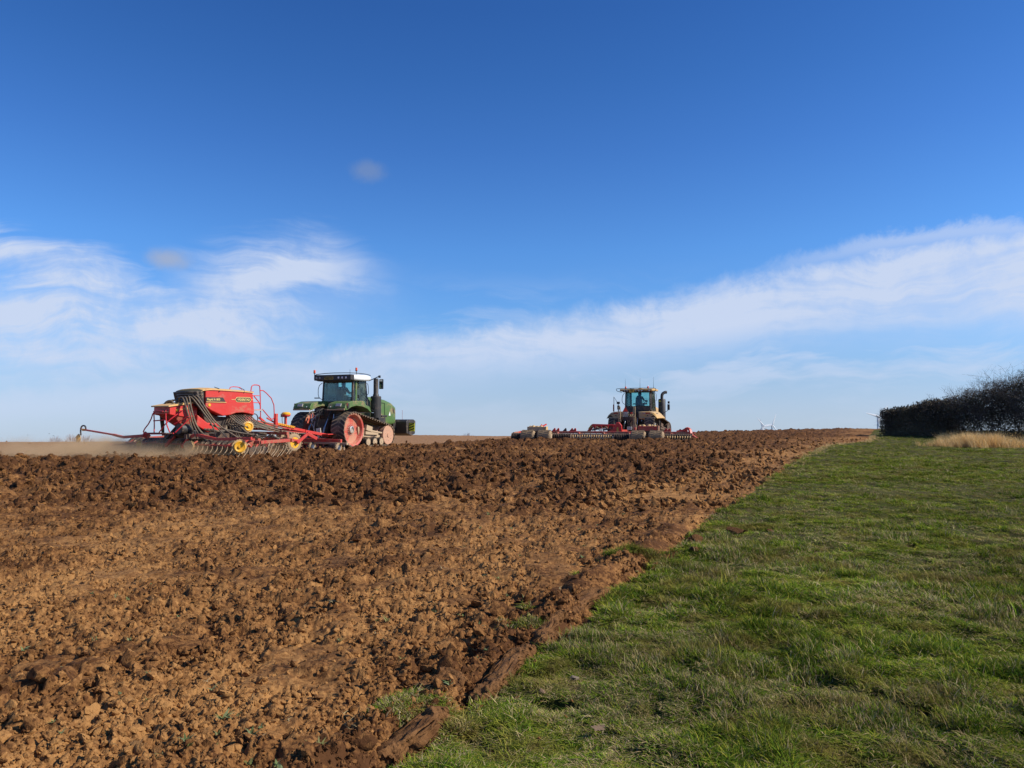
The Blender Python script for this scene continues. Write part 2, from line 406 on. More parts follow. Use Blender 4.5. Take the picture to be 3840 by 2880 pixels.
# ------------------------------------------------------------------ terrain
def edge_x(y): return np.interp(y, [-50, 3.5, 8, 12.4, 18, 25.6, 32, 38.4, 42.7, 45, 50, 57, 80, 300], [-24, -.48, 1.45, 3.35, 5.9, 9.35, 12.3, 15.5, 18.1, 20.5, 23.3, 26.5, 37.6, 160])
def sdist(x, y): return (x - edge_x(y)) * .913      # >0: on the grass
ACU = .004
def macro(x, y):
    """the brow of the hill: level near the camera, rolling over at 45-80 m and falling away"""
    u = x / np.maximum(y, 1.)
    s = np.interp(u, [-.70, -.5, -.30, -.13, -.02, .1, .22, .35, .46, .6, .9], [.0350, .0335, .0300, .0272, .0278, .0262, .0225, .0202, .0190, .0215, .023])
    s = s + .0012 * np.sin(u * 9.) 
    y0 = (1.6 - s * s / (4 * ACU)) / s
    t = np.maximum(0, y - y0); t1 = np.minimum(t, 9.)
    z = -ACU * t1 * t1 - np.maximum(0, t - 9.) * 2 * ACU * 9.
    return np.maximum(z, -.047 * np.maximum(y, 45.) - .4)
def smooth_zone(x, y):
    d = (x + 20) * -.534 + (y - 30.5) * .845 + (vnoise(x * .5, y * .5, 5) - .5) * 1.2
    right = x - (-.2 + (y - 51) * .40)
    return sst(-.2, .8, d) * sst(.6, -.6, right) * (y > 5)
def detail(x, y, soil_only=False):
    s = sdist(x, y) + (fbm(x * 1.3, y * 1.3, 40, 3) - .5) * .30 * np.clip(1.2 - y / 60, .2, 1)
    # fresh, coarse, dark strips follow the working direction
    ax = (x * .407 + y * .913); lat = (x * .913 - y * .407)
    patch = fbm(lat * .30, ax * .16, 51, 3); patch2 = fbm(lat * .9 + 3, ax * .6, 52, 4)
    coarse = np.clip(.28 + 1.05 * sst(5, 22, y) * sst(-.8, -5, s) + (patch2 - .5) * 1.3 + (patch - .5) * .6, 0.02, 1.6)
    far = sst(7, 16, y)
    h3, t3 = clods(x, y, .34, 11, .42); h2_, t2 = clods(x, y, .15, 21, .75); h1, t1 = clods(x, y, .062, 31, .9); h0, t0 = clods(x, y, .028, 41, .9, tilt=.3)
    big, tb = clods(x, y, .72, 61, .16, .28, .5)
    smear = sst(.59, .66, fbm(x * 2.1, y * 2.1, 160, 3)); ks = 1 - .8 * smear
    hs = .40 * h3 * .34 * coarse + (.25 + .32 * coarse) * h2_ * .15 * (1 - .35 * far) * (1 - .45 * smear) + (.44 * h1 * .062 * (1 - .6 * far) + .50 * h0 * .028 * (1 - far)) * ks + .022 * smear
    hs = hs + .30 * big * .72 * np.clip(coarse - .35, 0, 1) * sst(-.6, -1.6, s)
    ho, _ = clods(x + 5, y - 3, .24, 66, .34, .22, .5)
    hs = hs - ho * .24 * (.16 + .42 * np.clip(coarse, 0, 1.2))
    hs = hs + (fbm(x * .8, y * .8, 71, 4) - .5) * .16
    tone = np.where(h3 * coarse > .25, t3, t2) * .55 + t1 * .45
    sm = smooth_zone(x, y)
    furrows = .012 * np.sin(((x * -.534) + y * .845) * 2 * np.pi / .55) * sm + .03 * np.clip(np.sin(((x * -.534) + y * .845) * 2 * np.pi / 4.3) - .8, 0, 1) * sm * -4
    hs = hs * (1 - .86 * sm) + furrows
    # furrow wall and thrown-up ridge along the verge, near the camera
    near = sst(15, 7, y)
    wob = (fbm(ax * 1.7, lat * .2, 77, 3) - .5)
    hs = hs - .13 * np.exp(-((s + .09) / .08) ** 2) * near * (.75 + wob) + (.055 + .11 * wob) * np.exp(-((s + .34) / .11) ** 2) * near
    moist = .56 + .7 * (patch - .5) + .9 * (patch2 - .5) + .10 * sst(13, 26, y) * sst(-1, -4, s) + .42 * (coarse - .5) + .22 * np.exp(-((s + .3) / .3) ** 2) * near
    moist = moist - .22 * sst(9, 4, y) * sst(-1, -3, s) - .18 * np.exp(-((s + 1.6) / 1.) ** 2)
    moist = moist + .16 * smear; tone = tone * ks + .40 * (1 - ks)
    # grass ground: lumpy turf with hoof marks and tyre dents
    hg = (fbm(x * 1.1, y * 1.1, 81, 4) - .5) * .10 + (fbm(x * 4, y * 4, 85, 3) - .5) * .10 + .01
    dent, _ = clods(x, y, .62, 95, .34, .14, .26); hg = hg - .42 * dent * sst(14, 6, y)
    for (dx, dy, dl, dw, dd) in ((.77, 4.24, .13, .05, .11), (.97, 4.16, .15, .045, .12), (1.18, 4.02, .14, .05, .10), (1.36, 3.83, .12, .045, .09), (1.9, 4.7, .16, .06, .07), (2.5, 5.2, .2, .07, .07), (.45, 5.0, .1, .06, .06), (1.15, 6.3, .14, .06, .07)):
        hg = hg - .65 * dd * np.exp(-(((x - dx) * .28 + (y - dy) * .96) / dl) ** 2 - (((x - dx) * .96 - (y - dy) * .28) / dw) ** 2)
    isg = s > 0
    return np.where(isg, hg, hs), np.clip(moist, 0, 1), tone, sm, s

def build_ground():
    # polar sheet: dense where the ground is near the path, coarser outwards; closed round the camera
    rows = [2.3]
    while rows[-1] < 130:
        d = rows[-1]; rows.append(d + max(.009, min(d * d / 1350., .0062 * d)))
    rows += [140, 155, 180, 220, 280, 360, 480, 700, 1100, 1800, 3000, 5000, 9000]
    rows = np.array(rows, dtype=np.float64)
    a = np.concatenate([np.linspace(-1.25, -.66, 70)[:-1], np.linspace(-.66, .66, 1010), np.linspace(.66, 1.25, 70)[1:]])
    # 'rows' are distances along +Y for the central fan, so columns are straight furrow-free lines
    ta = np.tan(np.clip(a, -1.25, 1.25))
    Y, TA = np.meshgrid(rows, ta, indexing='ij'); Xc = (Y * TA)
    x = Xc.ravel(); y = Y.ravel()
    # jitter to hide any grid look
    rng = np.random.default_rng(3)
    nearm = (y < 120)
    x = x + (rng.random(x.size) - .5) * .0010 * y * nearm; y = y + (rng.random(y.size) - .5) * .002 * y * nearm
    xf = x.astype(np.float64); yf = y.astype(np.float64)
    z, moist, tone, sm, s = detail(xf, yf)
    fade = sst(125, 90, yf); z = z * fade + macro(xf, yf)
    nr, nc = Y.shape
    i = np.arange(nr - 1)[:, None] * nc + np.arange(nc - 1)[None, :]
    q = np.stack([i, i + 1, i + 1 + nc, i + nc], -1).reshape(-1, 4)
    sq = s[q].mean(1)
    for nm, sel in (('ploughed_field', sq <= 0), ('grass_verge_ground', sq > 0)):
        qq = q[sel]; used, inv = np.unique(qq, return_inverse=True); inv = inv.reshape(-1, 4)
        me = bpy.data.meshes.new(nm); me.vertices.add(len(used)); me.vertices.foreach_set('co', np.stack([xf[used], yf[used], z[used]], -1).ravel().astype(np.float32))
        me.loops.add(inv.size); me.loops.foreach_set('vertex_index', inv.ravel().astype(np.int32))
        me.polygons.add(len(inv)); me.polygons.foreach_set('loop_start', (np.arange(len(inv)) * 4).astype(np.int32)); me.polygons.foreach_set('loop_total', np.full(len(inv), 4, np.int32))
        me.update(calc_edges=True); me.shade_smooth()
        for an, av in (('moist', moist), ('tone', tone), ('smooth', sm)):
            at = me.attributes.new(an, 'FLOAT', 'POINT'); at.data.foreach_set('value', av[used].astype(np.float32))
        link(nm, me, M['soil'] if nm[0] == 'p' else M['turf'], kind='structure')
    # the rest of the land, beside and behind the viewer
    mb = MB()
    n = 48; rr = [0.0, 2.6, 8, 30, 120, 600, 3000, 9000]
    vs = []; fs = []
    for r in rr:
        for k in range(n):
            an = 2 * math.pi * k / n; X, Yy = r * math.sin(an), r * math.cos(an)
            vs.append((X, Yy, -.12 if r < 100 else (-.2 - (r - 100) * .03 if r < 2600 else -80)))
    for j in range(len(rr) - 1):
        for k in range(n): fs.append((j * n + k, j * n + (k + 1) % n, (j + 1) * n + (k + 1) % n, (j + 1) * n + k))
    # leave out the sector the detailed sheet covers
    fs2 = []
    for f in fs:
        c = sum((Vector(vs[i]) for i in f), Vector()) / 4
        if c.y > 3.2 and abs(math.atan2(c.x, c.y)) < 1.05: continue
        fs2.append(f)
    mb.add(vs, fs2); mb.build('surrounding_ground', M['turf'], kind='structure')

def turf_mat():
    m, t, b = mat_new('turf'); geo = t.new('ShaderNodeNewGeometry').outputs['Position']
    a = t.noise(geo, .5, 5, .6).outputs[0]; c = t.noise(geo, 7., 5, .65).outputs[0]; d = t.noise(geo, 45., 4, .6).outputs[0]
    g = t.mix(t.ramp(a, .35, .65), (.062, .066, .014), (.098, .092, .022))
    e = t.mix(t.ramp(c, .48, .66), g, (.105, .072, .030)); e = t.mix(t.ramp(d, .4, .75, 0., .6), e, (.022, .032, .008))
    t.put(b.inputs['Base Color'], e); b.inputs['Roughness'].default_value = .95; b.inputs['Specular IOR Level'].default_value = .1
    bp = t.new('ShaderNodeBump', i_Strength=1., i_Distance=.03); t.put(bp.inputs['Height'], t.math('ADD', c, d)); t.put(b.inputs['Normal'], bp.outputs[0]); return m
M['turf'] = turf_mat()
build_ground()
def ground_z(x, y):
    xa = np.atleast_1d(np.asarray(x, float)); ya = np.atleast_1d(np.asarray(y, float))
    return detail(xa, ya)[0] + macro(xa, ya)
def mz(x, y): return float(macro(np.array([x], float), np.array([y], float))[0])

# ------------------------------------------------------------------ scattered stuff (geometry nodes instances)
def hidden_collection(name, objs):
    c = bpy.data.collections.new(name)
    for o in objs: c.objects.link(o)
    return c
def proto(name, me, mat):
    o = bpy.data.objects.new(name, me)
    if not me.materials: me.materials.append(mat)
    return o
def scatter(name, pos, rot, scl, idx, coll, extra=None, **kw):
    me = bpy.data.meshes.new(name); n = len(pos)
    me.vertices.add(n); me.vertices.foreach_set('co', np.asarray(pos, np.float32).ravel())
    def at(nm, ty, arr, key='value'):
        a = me.attributes.new(nm, ty, 'POINT'); a.data.foreach_set(key, np.asarray(arr).ravel())
    at('rot', 'FLOAT_VECTOR', np.asarray(rot, np.float32), 'vector'); at('scl', 'FLOAT_VECTOR', np.asarray(scl, np.float32), 'vector'); at('idx', 'INT', np.asarray(idx, np.int32))
    for k, v in (extra or {}).items(): at(k, 'FLOAT', np.asarray(v, np.float32))
    o = link(name, me, None, None, **kw)
    g = bpy.data.node_groups.new(name, 'GeometryNodeTree')
    g.interface.new_socket('Geometry', in_out='INPUT', socket_type='NodeSocketGeometry'); g.interface.new_socket('Geometry', in_out='OUTPUT', socket_type='NodeSocketGeometry')
    N = g.nodes; L = g.links; gi = N.new('NodeGroupInput'); go = N.new('NodeGroupOutput')
    ci = N.new('GeometryNodeCollectionInfo'); ci.inputs['Collection'].default_value = coll; ci.inputs['Separate Children'].default_value = True; ci.inputs['Reset Children'].default_value = True
    ip = N.new('GeometryNodeInstanceOnPoints'); ip.inputs['Pick Instance'].default_value = True
    def na(nm, ty):
        a = N.new('GeometryNodeInputNamedAttribute'); a.data_type = ty; a.inputs[0].default_value = nm; return a.outputs[0]
    er = N.new('FunctionNodeEulerToRotation'); L.new(na('rot', 'FLOAT_VECTOR'), er.inputs[0])
    L.new(gi.outputs[0], ip.inputs['Points']); L.new(ci.outputs[0], ip.inputs['Instance']); L.new(na('idx', 'INT'), ip.inputs['Instance Index'])
    L.new(er.outputs[0], ip.inputs['Rotation']); L.new(na('scl', 'FLOAT_VECTOR'), ip.inputs['Scale']); L.new(ip.outputs[0], go.inputs[0])
    md = o.modifiers.new('scatter', 'NODES'); md.node_group = g
    return o
rng = np.random.default_rng(11)
def clod_mesh(seed, sub=2, rough=.35, flat=.75):
    import bmesh
    r = random.Random(seed); bm = bmesh.new(); bmesh.ops.create_icosphere(bm, subdivisions=sub, radius=1)
    from mathutils import noise as mn
    off = Vector((r.random() * 50, r.random() * 50, r.random() * 50))
    planes = [(Vector((r.gauss(0, 1), r.gauss(0, 1), r.gauss(0, 1))).normalized(), r.uniform(.45, .80)) for _ in range(9)]
    for v in bm.verts:
        p = v.co.copy(); p *= 1 + rough * mn.noise(p * 1.6 + off) + rough * .55 * mn.noise(p * 4.5 + off) + rough * .25 * mn.noise(p * 9. + off)
        for n_, d in planes:
            e = p.dot(n_) - d
            if e > 0: p -= n_ * e * .9
        p.z *= flat; v.co = p
    me = bpy.data.meshes.new('clod'); bm.to_mesh(me); bm.free(); me.shade_smooth(); me.set_sharp_from_angle(angle=R(40)); return me
def sample_zone(n, y0, y1, pw=1.0, fov=.72):
    """points with density falling with distance, over the wedge in front of the camera"""
    u = rng.random(n)
    y = y0 * (y1 / y0) ** u if pw == 1 else (y0 ** (1 - pw) + u * (y1 ** (1 - pw) - y0 ** (1 - pw))) ** (1 / (1 - pw))
    x = (rng.random(n) * 2 - 1) * fov * y
    return x, y
def scatter_clods():
    col = hidden_collection('clod_shapes', [proto('clod_shape', clod_mesh(i, 3, .55, .72), M['clod']) for i in range(12)])
    X = []; Y = []; SC = []
    for n, y0, y1, r0, r1 in ((34000, 2.6, 9, .005, .013), (16000, 2.8, 17, .011, .026), (7000, 3.5, 34, .022, .045), (420, 3.2, 14, .045, .085), (1500, 14., 44, .05, .12), (9000, 13, 50, .05, .105)):
        x, y = sample_zone(n, y0, y1); X.append(x); Y.append(y); SC.append(r0 * (r1 / r0) ** (rng.random(n) ** 1.8))
    x = np.concatenate(X); y = np.concatenate(Y); sc = np.concatenate(SC)
    z, mo, tn, sm, s = detail(x, y); ax = (x * .407 + y * .913); lat = (x * .913 - y * .407)
    co = fbm(lat * .9 + 3, ax * .6, 52, 4)
    smr = fbm(x * 2.1, y * 2.1, 160, 3)
    keep = (s < -.03) & (rng.random(len(x)) > sm * .97) & ((smr < .61) | (sc > .04) | (rng.random(len(x)) < .15)) & ((sc < .035) | (co + .25 * sst(8, 22, y) > .45 + .25 * rng.random(len(x))))
    # a few lumps thrown on to the grass edge
    keep |= (s > 0) & (s < .5) & (y < 12) & (rng.random(len(x)) < .04) & (sc < .03)
    x, y, z, mo, sc = x[keep], y[keep], z[keep], mo[keep], sc[keep]; n = len(x)
    z = z + macro(x, y) + sc * .25
    scatter('soil_clods', np.stack([x, y, z], -1), rng.random((n, 3)) * [1.2, 1.2, 6.28], np.stack([sc * (.8 + .5 * rng.random(n)), sc * (.8 + .5 * rng.random(n)), sc * (.6 + .5 * rng.random(n))], -1),
            rng.integers(0, 12, n), col, extra={'moist': mo}, kind='stuff', label='loose brown clods and crumbs of broken soil over the ploughed field', cat='soil')
scatter_clods()

def blade_mat(name, sat=1.):
    m, t, b = mat_new(name); a = t.new('ShaderNodeAttribute', attribute_name='hue').outputs['Color']
    geo = t.new('ShaderNodeNewGeometry').outputs['Position']
    ln = t.noise(geo, .45, 4, .6).outputs[0]
    dry = t.noise(geo, 1.7, 4, .65).outputs[0]
    hs = t.new('ShaderNodeHueSaturation'); t.put(hs.inputs['Color'], a); t.put(hs.inputs['Value'], t.ramp(ln, .32, .68, .80, 1.42)); hs.inputs['Saturation'].default_value = sat * .97
    c = t.mix(t.ramp(dry, .47, .66, 0., .6), hs.outputs[0], (.26, .185, .055))
    t.put(b.inputs['Base Color'], c); b.inputs['Roughness'].default_value = .8; b.inputs['Specular IOR Level'].default_value = .0
    tl = t.new('ShaderNodeBsdfTranslucent'); t.put(tl.inputs[0], c); mx = t.new('ShaderNodeMixShader', i_0=.22)
    t.l.new(b.outputs[0], mx.inputs[1]); t.l.new(tl.outputs[0], mx.inputs[2]); t.l.new(mx.outputs[0], t.n['Material Output'].inputs[0]); return m
M['blade'] = blade_mat('grass_blades'); 
def straw_mat():
    m, t, b = mat_new('straw_blades'); a = t.new('ShaderNodeAttribute', attribute_name='hue').outputs['Color']
    t.put(b.inputs['Base Color'], a); b.inputs['Roughness'].default_value = .7
    tl = t.new('ShaderNodeBsdfTranslucent'); t.put(tl.inputs[0], a); mx = t.new('ShaderNodeMixShader', i_0=.3)
    t.l.new(b.outputs[0], mx.inputs[1]); t.l.new(tl.outputs[0], mx.inputs[2]); t.l.new(mx.outputs[0], t.n['Material Output'].inputs[0]); return m
M['straw'] = straw_mat()
def tuft(seed, n, hmin, hmax, rad, w, lean, cols, segs=3):
    r = random.Random(seed); vs = []; fs = []; cc = []
    for _ in range(n):
        a = r.uniform(0, 6.283); q = rad * math.sqrt(r.random()); bx, by = q * math.cos(a), q * math.sin(a)
        d = r.uniform(0, 6.283); h = r.uniform(hmin, hmax); l = h * r.uniform(*lean); fa = d + 1.57 + r.uniform(-.5, .5)
        c = r.choice(cols); k = r.uniform(.75, 1.25); c = (c[0] * k, c[1] * k, c[2] * k, 1); n0 = len(vs); ww = w * r.uniform(.7, 1.3)
        for i in range(segs + 1):
            t = i / segs; hh = h * (t - .28 * t * t * (l / h)); ll = l * t ** 1.7; wd = ww * (1 - t ** 1.5) * .5 + .0002
            px, py = bx + math.cos(d) * ll, by + math.sin(d) * ll
            vs += [(px - math.cos(fa) * wd, py - math.sin(fa) * wd, hh), (px + math.cos(fa) * wd, py + math.sin(fa) * wd, hh)]; cc += [c, c]
        for i in range(segs): fs.append((n0 + 2 * i, n0 + 2 * i + 1, n0 + 2 * i + 3, n0 + 2 * i + 2))
    me = bpy.data.meshes.new('tuft'); me.from_pydata(vs, [], fs); me.shade_smooth()
    at = me.color_attributes.new('hue', 'FLOAT_COLOR', 'POINT'); at.data.foreach_set('color', np.array(cc, np.float32).ravel()); return me
GREENS = [(.085, .145, .010), (.120, .185, .010), (.160, .225, .014), (.060, .110, .010), (.23, .25, .020), (.29, .27, .030), (.045, .085, .010)]
STRAWS = [(.38, .29, .13), (.30, .22, .10), (.42, .34, .18)]
def scatter_grass():
    pr = [proto('grass_tuft', tuft(i, 34, .018, .050 if i % 3 else .075, .06, .0062, (.6, 1.9), GREENS * 3 + STRAWS[:1 + i % 3]), M['blade']) for i in range(9)]
    pr += [proto('grass_tuft', tuft(40 + i, 30, .02, .055, .07, .0055, (.6, 1.6), GREENS + STRAWS * 2), M['blade']) for i in range(3)]
    col = hidden_collection('tuft_shapes', pr)
    X = []; Y = []; SC = []
    for n, y0, y1, s0 in ((62000, 2.3, 9., .80), (62000, 6., 26., 1.2), (52000, 18., 76., 2.1)):
        x, y = sample_zone(n, y0, y1, 1.0, 1.); x = y * (-.2 + 1.45 * (x / y * .5 + .5) ** 1.25); X.append(x); Y.append(y); SC.append(s0 * (.7 + .6 * rng.random(n)))
    x = np.concatenate(X); y = np.concatenate(Y); sc = np.concatenate(SC)
    z, mo, tn, sm, s = detail(x, y)
    bare = fbm(x * 1.6, y * 1.6, 120, 3)
    long_ = fbm(x * .7, y * .7, 130, 3)
    keep = (s > -.04) & ((bare > .37) | (rng.random(len(x)) < .5))
    # turf left hanging on the furrow slices
    keep |= (s < -.15) & (s > -.75) & (y < 9) & (s > -.55) & (fbm(x * 2.2, y * 2.2, 140, 2) > .66) & (rng.random(len(x)) < .8)
    x, y, z, sc, b2, lg = x[keep], y[keep], z[keep], sc[keep], bare[keep], long_[keep]; n = len(x)
    cl = fbm(x * 6., y * 6., 150, 2); hgt = np.minimum(sc, 1.25) * (.50 + .7 * sst(.45, .72, lg)) * (.35 + 1.3 * sst(.3, .75, cl)) * (.6 + .8 * rng.random(n))
    z = z + macro(x, y) - .004
    idx = np.where(rng.random(n) < sst(.56, .36, b2) * .8 + .12, rng.integers(9, 12, n), rng.integers(0, 9, n))
    scatter('verge_grass', np.stack([x, y, z], -1), np.stack([(rng.random(n) - .5) * .4, (rng.random(n) - .5) * .4, rng.random(n) * 6.28], -1), np.stack([sc, sc, hgt], -1), idx, col,
            kind='stuff', label='short rough green grass with straw blades on the field verge', cat='grass')
    # dry tall grass in front of the hedge
    pr = [proto('straw_tuft', tuft(80 + i, 46, .35, .85, .22, .012, (.1, .7), [(.80, .54, .21), (.72, .46, .16), (.84, .62, .30), (.42, .27, .11)], 4), M['straw']) for i in range(5)]
    col2 = hidden_collection('straw_shapes', pr)
    x1 = 23.3 + rng.normal(0, .95, 260); y1 = 38.4 + rng.normal(0, .7, 260); k1 = (.72 + .45 * rng.random(260)) * np.clip(1.25 - .28 * np.abs(x1 - 23.3), .4, 1)
    y2 = rng.uniform(39, 47, 300); x2 = y2 * (.55 + .17 * rng.random(300) ** .6); k2 = .16 + .36 * rng.random(300) ** 1.6
    y3 = rng.uniform(51, 55, 90); x3 = y3 * rng.uniform(.55, .70, 90); k3 = .4 + .5 * rng.random(90)
    x4 = rng.uniform(0, 1, 520); y4 = 12 + 48 * x4; x4 = edge_x(y4) + rng.normal(.15, .18, 520); k4 = (.08 + .14 * rng.random(520) + .001 * y4) * np.clip(y4 / 40, .45, 1)
    x = np.concatenate([x1, x2, x3, x4]); y = np.concatenate([y1, y2, y3, y4]); k = np.concatenate([k1, k2, k3, k4]); n = len(x)
    z = ground_z(x, y) - .02
    scatter('dry_grass', np.stack([x, y, z], -1), np.stack([rng.random(n) * .1, rng.random(n) * .1, rng.random(n) * 6.28], -1), np.stack([k, k, k], -1), rng.integers(0, 5, n), col2,
            kind='stuff', label='tall pale dry grass in front of the dark hedge and along the field edge', cat='dry grass')
    # seedlings and stalks in the soil
    pr = [proto('weed', tuft(200 + i, 7, .015, .035, .012, .011, (.7, 1.4), [(.17, .22, .08), (.20, .25, .12)], 3), M['blade']) for i in range(3)]
    pr += [proto('stalk', tuft(220 + i, 3, .015, .03, .02, .005, (1.5, 2.5), STRAWS, 3), M['straw']) for i in range(2)]
    col3 = hidden_collection('weed_shapes', pr); x, y = sample_zone(900, 3., 13.); z, mo, tn, sm, s = detail(x, y)
    keep = (s < -.1) & (s > -4.5) & (rng.random(900) < np.exp(s / 1.6) * .9 + .07); x, y, z = x[keep], y[keep], z[keep]; n = len(x); k = .6 + .9 * rng.random(n)
    scatter('weed_seedlings', np.stack([x, y, z], -1), np.stack([rng.random(n) * .4, rng.random(n) * .4, rng.random(n) * 6.28], -1), np.stack([k, k, k], -1), rng.integers(0, 5, n), col3,
            kind='stuff', label='small green weed seedlings and straw bits scattered in the soil', cat='weeds')
scatter_grass()

# ------------------------------------------------------------------ the two tracked tractors
def person_in_seat(loc, heading, label, hood=False):
    """seated driver seen from behind: one skinned body, head and clothes; origin on the seat cushion"""
    root = empty('person', loc, heading, label=label, cat='person')
    V = {'pel': (0, 0, .10), 'wai': (0, .0, .30), 'che': (0, .03, .50), 'nec': (0, .05, .64), 'hd0': (0, .07, .72), 'hd1': (0, .08, .82),
         'ls': (-.19, .03, .56), 'le': (-.27, .14, .34), 'lw': (-.20, .38, .34), 'rs': (.19, .03, .56), 're': (.28, .12, .34), 'rw': (.24, .36, .36),
         'lh': (-.10, .03, .08), 'lk': (-.15, .44, .12), 'lf': (-.14, .52, -.32), 'lt': (-.14, .66, -.36), 'rh': (.10, .03, .08), 'rk': (.15, .44, .12), 'rf': (.14, .52, -.32), 'rt': (.14, .66, -.36)}
    rad = {'pel': .15, 'wai': .145, 'che': .16, 'nec': .06, 'hd0': .085, 'hd1': .095, 'ls': .075, 'le': .055, 'lw': .035, 'rs': .075, 're': .055, 'rw': .035, 'lh': .10, 'lk': .075, 'lf': .05, 'lt': .04, 'rh': .10, 'rk': .075, 'rf': .05, 'rt': .04}
    ed = [('pel', 'wai'), ('wai', 'che'), ('che', 'nec'), ('nec', 'hd0'), ('hd0', 'hd1'), ('che', 'ls'), ('ls', 'le'), ('le', 'lw'), ('che', 'rs'), ('rs', 're'), ('re', 'rw'), ('pel', 'lh'), ('lh', 'lk'), ('lk', 'lf'), ('lf', 'lt'), ('pel', 'rh'), ('rh', 'rk'), ('rk', 'rf'), ('rf', 'rt')]
    def skin(name, keys, mat, grow=1., par=root):
        ks = [k for k in V if k in keys]; me = bpy.data.meshes.new(name); me.from_pydata([V[k] for k in ks], [(ks.index(a), ks.index(b)) for a, b in ed if a in ks and b in ks], [])
        o = link(name, me, mat, par); m = o.modifiers.new('skin', 'SKIN'); m.use_smooth_shade = True
        for i, k in enumerate(ks): me.skin_vertices[0].data[i].radius = (rad[k] * grow, rad[k] * grow); 
        me.skin_vertices[0].data[0].use_root = True
        sb = o.modifiers.new('sub', 'SUBSURF'); sb.levels = 1; sb.render_levels = 1; return o
    skin('body', list(V), M['skin'])
    skin('jacket', ['pel', 'wai', 'che', 'ls', 'le', 'lw', 'rs', 're', 'rw'], M['cloth'], 1.12)
    skin('trousers', ['pel', 'lh', 'lk', 'lf', 'rh', 'rk', 'rf'], M['seat'], 1.08)
    mb = MB(); mb.lathe([(.62, .05), (.68, .105), (.76, .125), (.84, .122), (.90, .09), (.93, .03)] if hood else [(.74, .1), (.80, .108), (.86, .1), (.905, .06), (.915, .01)], (0, .055, 0), 'z', 14)
    mb.build('hood' if hood else 'hair', M['cloth'] if hood else M['hair'], root, smooth=True, angle=80)
    for sx, w in ((-1, 'lw'), (1, 'rw')):      # hands: palm, four fingers and a thumb closed on the wheel
        mb = MB(); x, y, z = V[w]; mb.box((x, y + .045, z + .005), (.075, .085, .03))
        for k in range(4): mb.tube([(x - .028 + .019 * k, y + .085, z + .01), (x - .028 + .019 * k, y + .12 + .006 * (k in (1, 2)), z + .015), (x - .028 + .019 * k, y + .125, z - .02)], [.009, .0085, .007], 6)
        mb.tube([(x - sx * .035, y + .03, z), (x - sx * .055, y + .07, z - .005), (x - sx * .04, y + .10, z - .015)], [.011, .010, .008], 6)
        mb.build('hand', M['skin'], root, angle=60)
    return root

def belt_path(c1, r1, c2, r2, n=26):
    """closed loop round a big rear wheel, a smaller front idler and the flat ground run; list of (y, z)"""
    (y1, z1), (y2, z2) = c1, c2
    d = math.hypot(y2 - y1, z2 - z1); base = math.atan2(z2 - z1, y2 - y1); al = math.acos((r1 - r2) / d)
    at = base + al                       # tangent angle on the top side
    P = []
    n2 = n // 2
    for i in range(n2 + 1):              # front idler from top tangent down to straight below
        a = at + (-math.pi / 2 - at) * i / n2; P.append((y2 + r2 * math.cos(a), z2 + r2 * math.sin(a)))
    for i in range(n + 1):
        a = -math.pi / 2 - (2 * math.pi - math.pi / 2 - at) * i / n; P.append((y1 + r1 * math.cos(a), z1 + r1 * math.sin(a)))
    return P
def resample(P, n):
    L = [0]
    Q = P + [P[0]]
    for a, b in zip(Q[:-1], Q[1:]): L.append(L[-1] + math.hypot(b[0] - a[0], b[1] - a[1]))
    out = []
    j = 0
    for i in range(n):
        t = L[-1] * i / n
        while L[j + 1] < t: j += 1
        f = (t - L[j]) / max(1e-9, L[j + 1] - L[j]); a, b = Q[j], Q[j + 1]
        out.append(((a[0] + (b[0] - a[0]) * f, a[1] + (b[1] - a[1]) * f), math.atan2(b[1] - a[1], b[0] - a[0])))
    return out
